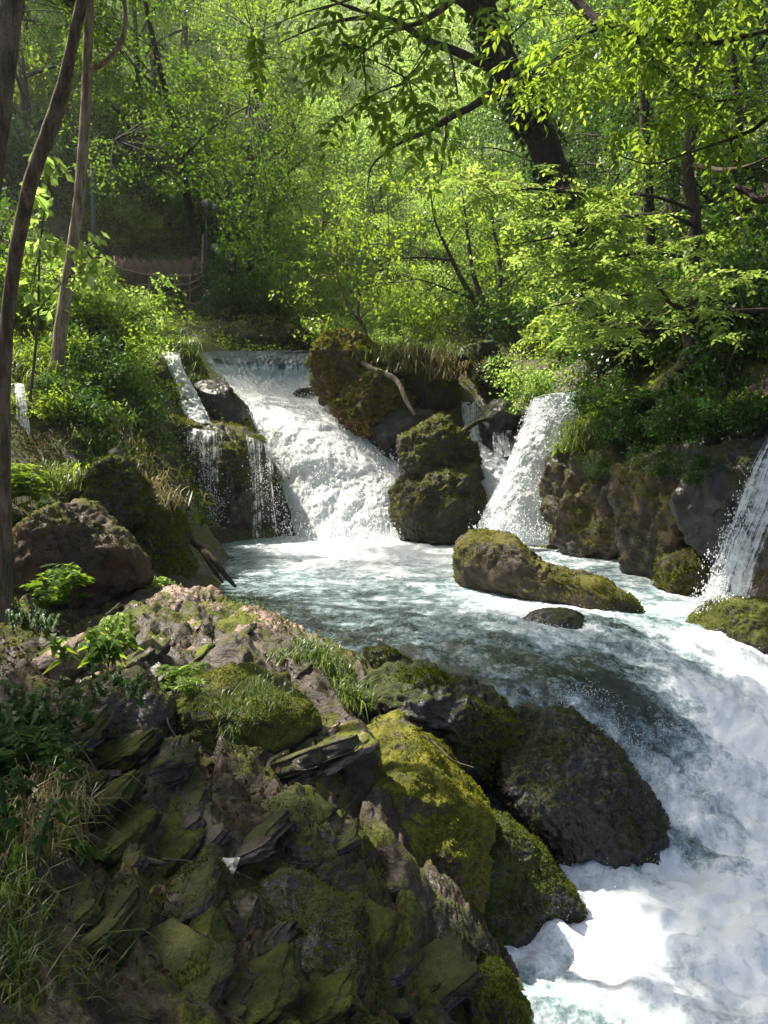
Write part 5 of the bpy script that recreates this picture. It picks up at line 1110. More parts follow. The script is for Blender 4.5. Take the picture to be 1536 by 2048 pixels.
# cliff and bank rock that fills between the named rocks
for i, (lab, cat, poly, d, T, mt, kw) in enumerate([
    ('mossy lip of the cliff under the ferns', 'cliff', [(1150, 900), (1180, 850), (1280, 840), (1420, 830), (1440, 880), (1300, 930), (1180, 940)], 12.6, .8, 'moss_rock', dict(slope=-.008, lump=.12)),
    ('dark hollow of the cliff between the two brown bulges', 'cliff', [(1240, 930), (1300, 900), (1330, 980), (1320, 1120), (1280, 1150), (1240, 1060)], 13.0, .7, 'moss_dark', dict(lump=.14)),
    ('foot of the cliff washed by the pool', 'cliff', [(1330, 1120), (1400, 1090), (1430, 1160), (1400, 1240), (1340, 1225), (1320, 1170)], 9.9, .45, 'tufa', dict(lump=.14)),
    ('yellow mossed drip column on the cliff', 'cliff', [(1285, 960), (1310, 930), (1335, 980), (1330, 1100), (1310, 1170), (1280, 1140), (1275, 1040)], 11.3, .3, 'tufa', dict(lump=.10)),
    ('narrow lit pillar of the cliff next to the broad fall', 'cliff', [(1140, 930), (1165, 880), (1195, 900), (1190, 1000), (1170, 1110), (1145, 1100), (1138, 1010)], 13.3, .3, 'tufa', dict(lump=.12)),
    ('dark bank rock behind the log', 'boulder', [(250, 930), (320, 900), (370, 960), (375, 1080), (300, 1090), (250, 1030)], 11.6, .8, 'moss_dark', dict(lump=.12)),
    ('mossy shelf above the dripping rock', 'boulder', [(290, 880), (340, 830), (400, 850), (450, 850), (440, 890), (330, 920)], 16.0, .8, 'moss_rock', dict(lump=.12)),
    ('dark rock under the grassy middle rock', 'boulder', [(690, 830), (780, 820), (900, 830), (910, 900), (820, 940), (740, 900)], 17.6, 1.0, 'wet_black', dict(lump=.1)),
    ('wet rock behind the broad side fall', 'boulder', [(1045, 815), (1110, 805), (1175, 805), (1155, 920), (1105, 1080), (1000, 1080), (1025, 940)], 15.6, .5, 'wet_black', dict(lump=.1)),
    ('green mossy rib beside the narrow side fall', 'boulder', [(355, 720), (380, 690), (400, 720), (415, 770), (400, 800), (375, 770)], 18.7, .5, 'moss_rock', dict(lump=.1)),
    ('mossy earth bank holding the narrow side fall', 'boulder', [(250, 760), (300, 710), (340, 720), (370, 800), (370, 870), (300, 880), (250, 830)], 17.4, 1.0, 'moss_rock', dict(lump=.1)),
    ('rough bank rock behind the brown boulder', 'boulder', [(130, 960), (200, 900), (260, 920), (300, 1000), (290, 1080), (200, 1060)], 9.0, .6, 'moss_dark', dict(lump=.12)),
    ('dark earth step beside the tiny trickle', 'boulder', [(0, 800), (60, 760), (120, 790), (140, 850), (100, 900), (0, 900)], 10.9, .6, 'moss_dark', dict(lump=.12)),
]):
    rock('boulder' if cat == 'boulder' else 'cliff_rock', lab, cat, poly, d, T, mt, sub=6, seed=260 + i * 3, amp=.13, fuzz=4500 if mt != 'wet_black' else 0, fuzzsize=.04, fuzzmat='moss_leaf', group=CL if cat == 'cliff' else BOULD, **kw)

# loose slabs and stones bedded in the ground
def slab_mesh(i, ext, sub=4, mat='slate'):
    S, Fc = ico(sub); V = np.sign(S) * np.abs(S) ** .42 * np.array(ext)
    rg = np.random.RandomState(700 + i); s = max(ext)
    V = V * (1 + .18 * fbm(V * 2.2 / s, 4, 700 + i)[:, None])
    st = V[:, 2] * 9 / s + fbm(V * 1.5 / s, 3, 710 + i); fr = st - np.floor(st)
    V[:, :2] *= (1 + .16 * (fr - .5))[:, None]
    return mesh('slab', V, Fc, M[mat], True)
SLABS = [slab_mesh(i, e, 4, m) for i, (e, m) in enumerate([((.5, .32, .10), 'slate'), ((.5, .22, .14), 'slate'), ((.5, .40, .07), 'slate_dry_lit'), ((.5, .26, .16), 'moss_rock'), ((.5, .36, .09), 'slate'), ((.5, .3, .2), 'slate_dry_lit')])]
rng = np.random.RandomState(720)
zax = Vector(STRATA); xax = Vector((0.75, 0.35, .5)); xax = (xax - zax * xax.dot(zax)).normalized(); yax = zax.cross(xax)
from mathutils import Matrix, Euler
base_q = Matrix((xax, yax, zax)).transposed().to_euler()
def bank_spot(px, py):
    """where the ray through a pixel meets the ground"""
    r = ray(px, py); t = np.linspace(1.6, 16, 260); q = r[None] * t[:, None] / r[1]
    z = ground_h(q[:, 0], q[:, 1], False) - CAMZ
    k = np.argmax(q[:, 2] < z)
    return q[k] + [0, 0, CAMZ] if q[k, 2] < z[k] else None
cnt = 0
while cnt < 85:
    px, py = rng.uniform(60, 960), rng.uniform(1250, 2040)
    if px > 460 + (py - 1230) * .46: continue
    q = bank_spot(px, py)
    if q is None: continue
    k = rng.choice(6, p=[.28, .16, .02, .30, .22, .02]) if py > 1420 else rng.choice(6, p=[.15, .1, .3, .1, .1, .25])
    o = link('slab', SLABS[k], bank_rock, q + [0, 0, -.055])
    e = base_q.copy(); o.rotation_euler = (e.x * .75 + rng.normal() * .10, e.y * .75 + rng.normal() * .10, e.z + rng.normal() * .4)
    s = rng.uniform(.22, .66) * (.75 + .06 * q[1]); o.scale = (s * rng.uniform(.9, 1.6), s * 1.15, s * rng.uniform(.5, .95)); cnt += 1
cnt = 0
while cnt < 40:
    px, py = rng.uniform(120, 690), rng.uniform(1235, 1400)
    if px > 470 + (py - 1230) * .9: continue
    q = bank_spot(px, py)
    if q is None: continue
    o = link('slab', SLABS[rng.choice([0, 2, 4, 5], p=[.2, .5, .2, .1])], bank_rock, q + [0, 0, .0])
    e = base_q.copy(); o.rotation_euler = (e.x + rng.normal() * .14, e.y + rng.normal() * .14, e.z + rng.normal() * .3)
    s = rng.uniform(.14, .40); o.scale = (s * rng.uniform(1, 1.7), s * 1.1, s * rng.uniform(.4, .8)); cnt += 1
SMALL = [slab_mesh(20 + i, e, 2, m) for i, (e, m) in enumerate([((.5, .36, .2), 'slate'), ((.5, .4, .15), 'slate_dry_lit'), ((.5, .3, .25), 'slate')])]
cnt = 0
while cnt < 130:
    px, py = (rng.uniform(0, 620), rng.uniform(1240, 1420)) if rng.rand() < .5 else (rng.uniform(120, 800), rng.uniform(1420, 2040))
    if px > 480 + (py - 1230) * .6: continue
    q = bank_spot(px, py)
    if q is None: continue
    o = link('stone', SMALL[rng.randint(3)], bank_rock, q + [0, 0, .04]); o.rotation_euler = tuple(rng.uniform(-.5, .5, 3) + [0, 0, rng.rand() * 6])
    s = rng.uniform(.03, .13); o.scale = (s, s, s); cnt += 1

# ------------------------------------------------------------------ grass, ferns, leaf litter
def grass_blades(pts, h, rng, lean=.55, w=.011):
    n = len(pts); az = rng.rand(n) * 6.283; L = h * rng.uniform(.5, 1.25, n)
    d = np.column_stack([np.cos(az), np.sin(az), 0 * az]); sd = np.column_stack([-np.sin(az), np.cos(az), 0 * az]) * (w * rng.uniform(.6, 1.3, n) / 2)[:, None]
    ln = (lean * rng.uniform(.25, 1.5, n))[:, None]; up = np.array([0, 0, 1.0]); L = L[:, None]
    p1 = pts + up * L * .55 + d * L * .22 * ln; p2 = pts + up * L * (.88 - .25 * ln) + d * L * .65 * ln; p3 = pts + up * L * (.95 - .62 * ln) + d * L * 1.05 * ln
    V = np.stack([pts - sd, pts + sd, p1 - sd, p1 + sd, p2 - sd * .7, p2 + sd * .7, p3 - sd * .1, p3 + sd * .1], 1).reshape(-1, 3)
    b = np.arange(n)[:, None] * 8
    Fc = np.concatenate([b + [0, 1, 3, 2], b + [2, 3, 5, 4], b + [4, 5, 7, 6]])
    return V, Fc, np.tile(rng.rand(n), 3)
def tuft(label, spots, n, h, r, mat, seed, lean=.55, w=.011, d3=None, name='grass_tuft'):
    """grass growing at photo pixels (px, py, distance)"""
    rng = np.random.RandomState(seed); pts = []
    for px, py, d in spots:
        c = P(px, py, d); o = rng.normal(size=(n, 2)) * r
        pts.append(np.column_stack([c[0] + o[:, 0], c[1] + o[:, 1], c[2] + rng.normal(size=n) * .02 - .02]))
    pts = np.concatenate(pts); V, Fc, rn = grass_blades(pts, h, rng, lean, w)
    root = thing(name, label, 'grass', pts.mean(0), 'grass tufts'); part('blades', V, Fc, M[mat], root, kind='stuff', shade=False, fattrs={'rnd': rn})
    return root
tuft('bright arching grass tuft on the sunlit tip above the dark water', [(600, 1310, 5.9), (640, 1320, 5.8), (660, 1350, 5.7), (570, 1330, 5.7), (690, 1390, 5.5), (700, 1410, 5.4)], 110, .20, .07, 'grass', 801, .8, .007)
tuft('grass along the crest beside the pool', [(470, 1215, 7.4), (500, 1230, 7.2), (530, 1245, 7.0), (490, 1240, 6.9)], 160, .12, .10, 'grass_dim', 802, .5, .007)
tuft('grass growing out of the mossy hump', [(450, 1420, 4.65), (500, 1430, 4.6), (520, 1380, 4.7), (560, 1400, 4.7), (470, 1470, 4.5), (390, 1390, 4.8)], 60, .13, .05, 'grass_dim', 803, 1.0, .0045)
tuft('tall dim grass filling the bottom corner', [(10, 1900, 2.5), (40, 1960, 2.4), (80, 2010, 2.4), (30, 2040, 2.3), (130, 2060, 2.4), (0, 1820, 2.6)], 55, .24, .07, 'grass_dim', 804, .9, .006)
tuft('soft green grass clump at the bottom beside the mossy ridge', [(220, 1930, 2.75), (250, 1960, 2.7), (280, 1990, 2.7), (210, 1990, 2.6), (300, 2030, 2.65)], 80, .16, .05, 'grass_dim', 805, .8, .004)
tuft('dry straw and grass on the shaded slope below the ferns', [(60, 1640, 3.1), (110, 1680, 3.2), (40, 1720, 2.9), (90, 1600, 3.4), (130, 1630, 3.4)], 80, .22, .07, 'straw', 806, 1.0, .004)
tuft('bright grass on the bank shoulder behind the brown boulder', [(180, 870, 10.4), (200, 900, 10.2), (170, 900, 10.0), (220, 930, 10.0), (150, 850, 10.6), (190, 850, 10.8), (240, 960, 9.9), (120, 975, 8.8)], 170, .34, .16, 'grass', 807, .7, .012)
tuft('brownish hanging grass on the bank above the mossy rock', [(240, 900, 10.3), (270, 960, 9.9), (300, 985, 9.7), (330, 1010, 9.5), (260, 930, 10.2), (220, 960, 9.9)], 130, .30, .14, 'straw', 808, 1.2, .010)
tuft('pale grass hanging over the face of the middle rock', [(780, 722, 17.7), (810, 718, 17.6), (840, 715, 17.6), (870, 722, 17.6), (890, 735, 17.6), (800, 745, 17.4), (850, 745, 17.4), (880, 760, 17.4)], 55, .42, .25, 'straw', 809, 1.3, .018)
tuft('green grass among the straw on top of the middle rock', [(790, 715, 17.9), (830, 708, 17.9), (870, 710, 17.9), (770, 730, 17.7)], 170, .35, .28, 'grass_dim', 810, .9, .022)
tuft('vivid green grass rib beside the narrow side fall', [(368, 700, 18.4), (378, 725, 18.3), (388, 750, 18.2), (395, 775, 18.0)], 160, .40, .12, 'grass', 811, 1.0, .022)
tuft('grass and straw on the lit edge of the cliff', [(1150, 880, 13.0), (1145, 900, 12.9), (1160, 870, 13.1), (1175, 865, 13.0)], 110, .38, .12, 'grass', 812, 1.2, .014)
tuft('small sprig of grass on the bare slate at the bottom', [(545, 1785, 3.35), (555, 1790, 3.35)], 30, .07, .02, 'grass', 813, .9, .004)

def leafy_plant(label, base, h, stems, L, pairs, mat, seed, spread=.35, name='leafy_plant', wide=.30, group='leafy plants of the bank', pin=False):
    """upright stems with opposite leaves (or feather leaves)"""
    rng = np.random.RandomState(seed); base = np.asarray(base); root = thing(name, label, 'plant', base, group); ls, st = [], []
    for i in range(stems):
        az = rng.rand() * 6.28; hh = h * rng.uniform(.6, 1.1); b = base + rng.normal(size=3) * [spread * .35, spread * .35, 0]
        e = b + np.array([math.cos(az) * spread * hh, math.sin(az) * spread * hh, hh]); m = (b + e) / 2 + [0, 0, .12 * hh]
        st.append(tube([b - [0, 0, .06], m, e], [.004, .003, .0015], 4, 7, cap=False))
        q = catmull([b, m, e], 12)[2:]
        if pin:
            for p in q[::2]:
                d = unit(np.array([[math.cos(a), math.sin(a), .25] for a in rng.rand(3) * 6.28])); ls.append(pinnate(np.repeat(p[None], 3, 0), d, L * 2.4, pairs, L, rng, wide=wide, hang=.35))
        else:
            k = len(q); a0 = rng.rand() * 3.1 + np.arange(k) * 1.57
            for sg in (0, math.pi):
                d = unit(np.column_stack([np.cos(a0 + sg), np.sin(a0 + sg), np.full(k, .05)]) + rng.normal(size=(k, 3)) * .2)
                s = unit(np.cross(d, [0, 0, 1.0])); l = (L * rng.uniform(.6, 1.15, k) * np.linspace(1.1, .65, k))[:, None]; mm = q + d * l * .42 + [0, 0, .02]
                V = np.stack([q, mm + s * l * wide, q + d * l - np.array([0, 0, .35]) * l, mm - s * l * wide], 1).reshape(-1, 3)
                ls.append((V, np.arange(4 * k).reshape(-1, 4), rng.rand(k)))
    [part('stem', *s_, M['twig'], root) for s_ in st] if len(st) < 9 else part('stems', *joinm(st), M['twig'], root, kind='stuff'); V, Fc, rn = joinl(ls); part('leaves', V, Fc, M[mat], root, shade=False, fattrs={'rnd': rn})
    return root
for i, (lab, px, py, d, h, st, L, mt, pin) in enumerate([
    ('dim leafy herb at the picture edge, highest of the corner clump', 40, 1500, 3.9, .34, 14, .085, 'leaf_shaded', False), ('dim leafy herb leaning over the dark slope', 90, 1520, 4.0, .30, 12, .08, 'leaf_shaded', False),
    ('feathery fern hanging from the shaded edge', 20, 1590, 3.5, .26, 9, .05, 'leaf_shaded', True), ('spreading leafy herb with toothed leaves above the corner grass', 40, 1720, 3.0, .20, 8, .075, 'leaf', False), ('small herb at the picture edge below the fern', -10, 1680, 2.9, .24, 8, .08, 'leaf_shaded', False),
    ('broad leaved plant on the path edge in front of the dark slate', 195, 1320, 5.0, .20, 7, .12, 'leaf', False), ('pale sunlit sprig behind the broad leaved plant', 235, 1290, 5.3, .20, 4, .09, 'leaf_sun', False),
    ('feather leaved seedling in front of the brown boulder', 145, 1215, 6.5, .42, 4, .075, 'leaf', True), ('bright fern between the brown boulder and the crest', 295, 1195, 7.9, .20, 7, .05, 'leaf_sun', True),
    ('creeping herbs on the shaded step by the nearest trunk', 60, 1260, 6.0, .16, 16, .05, 'leaf_shaded', False), ('ivy like herb on the side of the dark slate', 230, 1400, 4.5, .14, 12, .05, 'leaf_shaded', False), ('fern beside the nearest trunk', 40, 1000, 8.0, .40, 10, .07, 'leaf', True),
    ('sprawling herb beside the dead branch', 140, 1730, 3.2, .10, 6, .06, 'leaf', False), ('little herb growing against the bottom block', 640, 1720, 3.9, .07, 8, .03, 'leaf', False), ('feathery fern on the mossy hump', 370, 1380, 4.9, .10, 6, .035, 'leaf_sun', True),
    ('large fern on the lip of the cliff', 1290, 850, 11.8, .55, 9, .09, 'leaf_shaded', True), ('fern hanging beside the outer cliff', 1400, 870, 10.6, .5, 9, .09, 'leaf_shaded', True), ('fern over the lit cliff edge', 1215, 850, 12.8, .5, 9, .09, 'leaf', True), ('pale leaf sprig poking out beside the broad fall', 1125, 910, 13.3, .20, 3, .14, 'leaf_pale', False),
    ('leafy herb on the crest of the cliff', 1470, 860, 10.0, .5, 12, .09, 'leaf', False), ('leafy herb under the knobbly tree', 1350, 800, 12.2, .5, 12, .09, 'leaf_shaded', False)]):
    leafy_plant(lab, P(px, py, d), h, st, L, 5, mt, 830 + i, pin=pin)

# undergrowth over the banks
rng = np.random.RandomState(860)
def bankw(c, n):
    px, py, dep = proj(c)
    inv = (px > -250) & (px < 1790) & (dep > 0) & (py > 100)
    left = (c[:, 0] < -1.0 - .12 * (c[:, 1] - 8)) & (c[:, 1] > 7.9) & (c[:, 1] < 34) & (c[:, 2] > CAMZ - 1.2)
    right = (c[:, 0] > 3.9 + .0 * c[:, 1]) & (c[:, 1] > 8.6) & (c[:, 1] < 34) & (c[:, 2] > CAMZ - .3)
    back = (c[:, 1] > 20) & (c[:, 1] < 46) & (c[:, 2] > CAMZ + 2.75)
    chute = ((px > 312) & (px < 432) & (py > 690) & (py < 880) | (px > 380) & (px < 640) & (py > 690) & (py < 860)) & (c[:, 1] > 13) & (c[:, 1] < 21)
    return inv * ~chute * (left | right | back) * smooth(-.45, .25, fbm(c * .8, 3, 12)) / np.maximum(c[:, 1], 6) ** .55
_p, _n = sample(GV, GF, 10500, rng, bankw)
pth = (np.abs(_p[:, 0] + 4.6) < .8) & (np.abs(_p[:, 1] - 9.3) < 1.0)      # the leaf strewn patch stays bare
_p = _p[~pth]
sc = np.clip(_p[:, 1] / 13, .55, 2.6)
for nm, lab, mt, sel in [('undergrowth', 'low green undergrowth covering the shaded banks', 'leaf', rng.rand(len(_p)) < .55), ('undergrowth', 'dark low leaves of the forest floor', 'leaf_shaded', None)]:
    if sel is not None: first = sel
    else: sel = ~first
    Cc = _p[sel] + np.column_stack([np.zeros((sel.sum(), 2)), rng.uniform(.02, .28, sel.sum()) * sc[sel]])
    V, Fc, rn = leaf_cloud(Cc, 0.22 * sc[sel], 12, .105, rng, flat=.6)
    tag(link(nm, mesh(nm, V, Fc, M[mt], False, fattrs={'rnd': rn})), lab, 'undergrowth', kind='stuff')
_p, _n = sample(GV, GF, 11000, rng, lambda c, n: bankw(c, n) * (c[:, 1] < 22) * smooth(.0, .3, fbm(c * .6, 3, 44)))
V, Fc, rn = grass_blades(_p, .32, rng, .8, .014); tag(link('grass', mesh('grass', V, Fc, M['grass'], False, fattrs={'rnd': rn})), 'wild grass scattered over both banks', 'grass', kind='stuff')
# dead leaves and chips on the path and the bare patches
pts = []
for px0, px1, py0, py1, n in [(0, 300, 1250, 1400, 900), (300, 640, 1260, 1420, 350), (40, 140, 870, 960, 500), (120, 700, 1450, 1800, 700), (200, 800, 1800, 2040, 350)]:
    for _ in range(n // 10):
        q = bank_spot(rng.uniform(px0, px1), rng.uniform(py0, py1))
        if q is not None: pts.append(q + rng.normal(size=(10, 3)) * [.12, .12, .015] + [0, 0, .03])
pts = np.concatenate(pts); pts[:, 2] = np.maximum(pts[:, 2], ground_h(pts[:, 0], pts[:, 1]) + .04)
V, Fc, rn = blades(pts, np.repeat([[0, 0, .25]], len(pts), 0), .034, rng, .9, .34); tag(link('leaf_litter', mesh('leaf_litter', V, Fc, M['litter'], False, fattrs={'rnd': rn})), 'brown dead leaves and chips strewn over the path', 'leaves', kind='stuff')

_p, _n = sample(BV, BF, 15000, rng, lambda c, n: smooth(.0, .22, fbm(c * 1.5, 4, 91)) * smooth(.1, .6, n[:, 2]) * (proj(c)[1] < 2150) * (c[:, 1] > 2))
V, Fc, rn = blades(_p, _n, .016, rng); o = link('moss', mesh('moss', V, Fc, M['moss_leaf'], False, fattrs={'rnd': rn}), bank_rock); o['kind'] = 'stuff'
# ------------------------------------------------------------------ shrubs
_ct = {}
def shrubs(spots, lab0, grp, near, far, names):
    for px, d, k, s in spots:
        x, y, z = at_px(px, d); lab = '%s %s, %s' % ({0: 'green', 1: 'bright', 2: 'dark', 3: 'small dark', 4: 'small green'}[k], lab0, zone(px, d, near, far, names))
        plant('bush%d' % k, 'shrub', lab, 'shrub', (x, y, z), s, group=grp)
shrubs([(60, 12.8, 0, 1.0), (150, 13.4, 4, 1.3), (215, 13.8, 1, 1.1), (235, 14.4, 0, .9), (262, 15.2, 1, .8), (160, 16.2, 0, .7), (250, 17.2, 1, .75), (270, 18.8, 1, .7), (90, 15.5, 2, .8), (160, 20.5, 0, .6), (240, 14.9, 4, 1.4), (265, 12.4, 3, 1.1), (240, 13.0, 0, .7), (200, 12.2, 3, 1.2), (-20, 14, 2, 1.3), (120, 11.6, 4, .9), (70, 11.0, 4, .6), (140, 10.7, 4, .55), (100, 10.3, 3, .5), (165, 11.2, 3, .7)],
       'shrub below the railing', 'shrubs of the left bank', 13.2, 15.5, [(130, 'beside the nearest trunk'), (230, 'right of the pale trunk'), (999, 'beside the narrow side fall')])
shrubs([(290, 23.5, 0, .5), (470, 26, 2, 1.4), (500, 27, 2, 1.6), (440, 27, 2, .9), (470, 29, 2, 1.6), (560, 28, 0, 1.6), (600, 30, 1, 1.6), (520, 31, 0, 1.8), (640, 29, 0, 1.3)], 'shrub beyond the weir', 'shrubs upstream of the weir', 26.5, 29.5, [(400, 'under the railing'), (530, 'beside the globe lamp'), (9999, 'above the weir')])
shrubs([(205, 27.4, 0, .9), (225, 27.0, 4, 1.2), (245, 27.8, 0, .9), (268, 28.4, 4, 1.4), (290, 29.0, 0, .9), (315, 29.6, 4, 1.5), (215, 28.8, 0, 1.1), (250, 29.6, 1, 1.1), (285, 30.6, 2, 1.2), (320, 31, 0, 1.2), (350, 31.5, 2, 1.2), (230, 31.8, 0, 1.4), (270, 32.2, 2, 1.4), (305, 32.6, 2, 1.4), (195, 27.5, 2, 1.1), (190, 31, 2, 1.4), (340, 33, 0, 1.4), (-40, 26, 2, 1.8), (40, 25, 2, 1.5), (110, 26.5, 2, 1.5), (170, 29, 2, 1.6), (60, 30, 0, 2.0), (140, 33, 2, 2.2), (230, 34, 0, 2.2), (290, 33.5, 2, 2.0), (350, 34, 2, 2.0), (400, 35, 0, 2.0), (250, 39, 2, 2.4), (20, 36, 0, 2.4), (180, 40, 0, 2.6), (340, 41, 0, 2.6), (450, 34, 2, 2.2), (420, 40, 0, 2.6), (90, 42, 2, 2.6), (520, 38, 0, 2.4)], 'bush behind the railing', 'bushes of the slope behind the railing', 30.5, 34.5, [(160, 'behind the slender trunks'), (270, 'above the end of the board wall'), (360, 'above the middle of the board wall'), (9999, 'behind the globe lamp')])
shrubs([(760, 21.4, 1, .7), (700, 25, 1, 1.2), (850, 22.0, 0, .9), (900, 24, 0, 1.2), (800, 26, 1, 1.4), (640, 26.5, 1, 1.0), (960, 22.6, 2, 1.1), (1020, 20.8, 2, 1.2), (1080, 21.5, 0, 1.4), (740, 29, 1, 1.6), (880, 29, 1, 1.7), (1000, 26, 0, 1.6), (1120, 24, 2, 1.8), (1180, 27, 2, 1.8)], 'shrub behind the island', 'shrubs behind the island rocks', 22.5, 26.5, [(780, 'by the crooked sapling'), (930, 'behind the grassy middle rock'), (9999, 'by the many stemmed tree')])
shrubs([(1190, 15.6, 2, 1.0), (1130, 17.4, 0, 1.0), (1260, 14.9, 2, 1.0), (1310, 14.2, 0, 1.1), (1360, 13.3, 2, 1.0), (1420, 12.3, 3, 1.3), (1480, 11.9, 2, 1.2), (1545, 12.4, 2, 1.3), (1430, 11.2, 3, 1.2), (1545, 10.9, 3, 1.3), (1250, 17.5, 0, 1.3), (1380, 15.8, 2, 1.3), (1480, 14.4, 0, 1.3), (1570, 13.2, 2, 1.3), (1100, 19.5, 2, 1.3), (1190, 18.8, 2, 1.4), (1460, 10.2, 3, 1.0), (1330, 11.6, 3, 1.0), (1270, 12.9, 3, 1.0), (1620, 11.5, 2, 1.2), (1400, 18, 0, 1.6), (1300, 20, 2, 1.6), (1520, 17, 2, 1.6), (1230, 23, 0, 1.8)], 'shrub above the cliff', 'shrubs of the right bank', 12.5, 16, [(1220, 'by the broad side fall'), (1340, 'under the ivy clad trunk'), (1450, 'round the knobbly tree'), (9999, 'above the outer fall')])
for lab, p, k, s in [('bright overhanging shrub at the lip of the broad side fall', P(1075, 820, 15.9), 1, 1.0), ('glossy shrub draped over the top of the cliff', P(1210, 850, 13.6), 2, .8), ('dense low shrub in front of the narrow side fall', P(275, 835, 13.8), 4, 1.2), ('dark shrub hanging over the bank beside the mossy rock', P(300, 935, 12.2), 3, .8), ('dark shrub hanging over the ribbed cliff', P(1275, 885, 11.6), 3, .8), ('small dark shrub on the lip above the drip columns', P(1345, 880, 10.4), 3, .75), ('leafy clump hanging beside the outer fall', P(1425, 885, 9.5), 2, .5), ('low dark clump at the top of the outer fall', P(1500, 865, 9.3), 3, .7), ('ferny clump growing on the face of the brown cliff bulge', P(1205, 950, 12.2), 3, .45), ('ferny clump high on the ribbed cliff', P(1330, 945, 10.0), 3, .45), ('ferny clump at the edge of the wet cliff', P(1405, 960, 9.2), 3, .42), ('leafy clump on the earth step by the nearest trunk', P(55, 850, 9.9), 4, .6), ('green clump beside the leaf strewn patch', P(115, 850, 10.0), 4, .6), ('dark clump above the grassy shoulder', P(165, 860, 10.2), 3, .7), ('drooping clump over the brown cliff bulge', P(1225, 880, 12.2), 3, .7)]:
    plant('bush%d' % k, 'shrub', lab, 'shrub', p, s)
# broad leaved sapling by the pale trunk
rng = np.random.RandomState(880)
C = np.array([P(a + rng.normal() * 14, b + rng.normal() * 14, 9.6 + rng.normal() * .2) for a, b in [(100, 310), (105, 350), (85, 380), (190, 500), (205, 520), (165, 545), (90, 475), (60, 490), (110, 490), (60, 430), (190, 560), (80, 600)] for _ in range(3)])
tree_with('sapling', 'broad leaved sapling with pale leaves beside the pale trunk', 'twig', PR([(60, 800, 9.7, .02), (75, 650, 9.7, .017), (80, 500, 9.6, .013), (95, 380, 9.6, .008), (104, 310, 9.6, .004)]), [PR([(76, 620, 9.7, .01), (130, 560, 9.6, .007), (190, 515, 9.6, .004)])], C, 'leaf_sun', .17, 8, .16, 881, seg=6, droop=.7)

# ------------------------------------------------------------------ railing, wall, lamps
M['rust'] = plain_mat('rust_paint', (.48, .31, .20), (.30, .18, .11), rough=.6, scale=30)
M['concrete'] = plain_mat('concrete', (.34, .31, .26), (.17, .155, .13), rough=.9, scale=3.5, bump=.4)
M['panel'] = plain_mat('panel', (.20, .115, .075), (.11, .062, .04), rough=.8, scale=6)
M['steel'] = plain_mat('steel_paint', (.085, .09, .088), (.05, .055, .054), rough=.5, scale=20)
M['globe'] = plain_mat('globe_glass', (.52, .53, .50), (.40, .41, .38), rough=.35, scale=8, bump=0)
def railing(label, posts, rails, group='railings of the hillside path'):
    root = thing('railing', label, 'railing', P(*posts[0][:2], posts[0][3]), group)
    for px, y0, y1, d in posts: part('post', *tube([P(px, y0, d), P(px, (y0 + y1) / 2, d), P(px, y1, d)], .026, 7, 6), M['rust'], root)
    for rl in rails: part('rail', *tube([P(*p) for p in rl], .036, 7, 10 * len(rl)), M['rust'], root)
    return root
railing('rusty tube railing round the landing above the dark bank', [(297, 546, 610, 26.5), (388 - 70, 552, 600, 27), (350, 552, 605, 28), (380, 548, 605, 28.3), (406, 470, 580, 29)],
        [[(205, 523, 23), (250, 540, 24.5), (300, 550, 26.5), (350, 552, 28), (400, 547, 28.6), (404, 530, 28.9), (406, 474, 29)], [(205, 552, 23), (250, 562, 25), (300, 571, 26.5), (350, 569, 28), (381, 566, 28.3), (409, 550, 29)], [(250, 590, 25), (310, 590, 26.8), (350, 583, 28), (381, 580, 28.3), (410, 564, 29)], [(372, 606, 28), (392, 607, 28.2), (406, 598, 28.6), (413, 580, 29)]])
railing('rusty tube railing along the path behind the pale trunk', [(97, 506, 560, 18.2), (0, 480, 540, 16.6), (160, 500, 565, 20)],
        [[(-60, 472, 16), (0, 482, 16.8), (60, 488, 17.6), (120, 492, 18.8), (170, 494, 20.5), (205, 523, 22.8)], [(-60, 498, 16), (0, 505, 16.8), (60, 510, 17.6), (130, 518, 19), (205, 540, 22)], [(-60, 528, 16), (0, 532, 16.8), (60, 535, 17.6), (130, 543, 19.5), (205, 555, 22.8)]])
w = thing('retaining_wall', 'stained concrete retaining wall under the corner of the railing', 'wall', P(380, 650, 28.6))
a, b, c_, e_ = P(345, 602, 28.4), P(412, 602, 29.0), P(345, 660, 28.4), P(412, 660, 29.0)
for i in range(4):
    t0, t1 = i / 4, (i + 1) / 4; p0 = a * (1 - t0) + b * t0; p1 = a * (1 - t1) + b * t1
    part('wall_panel', *box((p0 + p1) / 2 + [0, .15, -.75], (np.linalg.norm(p1 - p0) - .02, .28, 1.6 + .0 * i), math.atan2((p1 - p0)[1], (p1 - p0)[0])), M['concrete'], w, shade=False)
pw = thing('board_wall', 'dark reddish board wall closing the landing behind the railing', 'wall', P(330, 600, 30))
for i in range(9):
    px = 232 + i * 19.6; dd = float(np.interp(px + 9.5, [205, 250, 300, 350, 412], [23, 24.5, 26.5, 28, 29])) + .35; p = P(px + 9.5, 592, dd); q = P(px + 9.5, 513, dd); q[2] = np.interp(px, [232, 389], [P(240, 517, 24.5)[2], P(400, 513, 29)[2]])
    rz = math.atan2(*(P(px + 19, 550, float(np.interp(px + 19, [205, 250, 300, 350, 412], [23, 24.5, 26.5, 28, 29])))[:2] - P(px, 550, float(np.interp(px, [205, 250, 300, 350, 412], [23, 24.5, 26.5, 28, 29])))[:2])[::-1])
    part('board', *box((p + q) / 2, (19.6 / F * dd * 1.01 / max(.4, math.cos(rz)), .05 + .012 * (i % 2), p[2] * -1 + q[2]), rz), M['panel'], pw, shade=False)
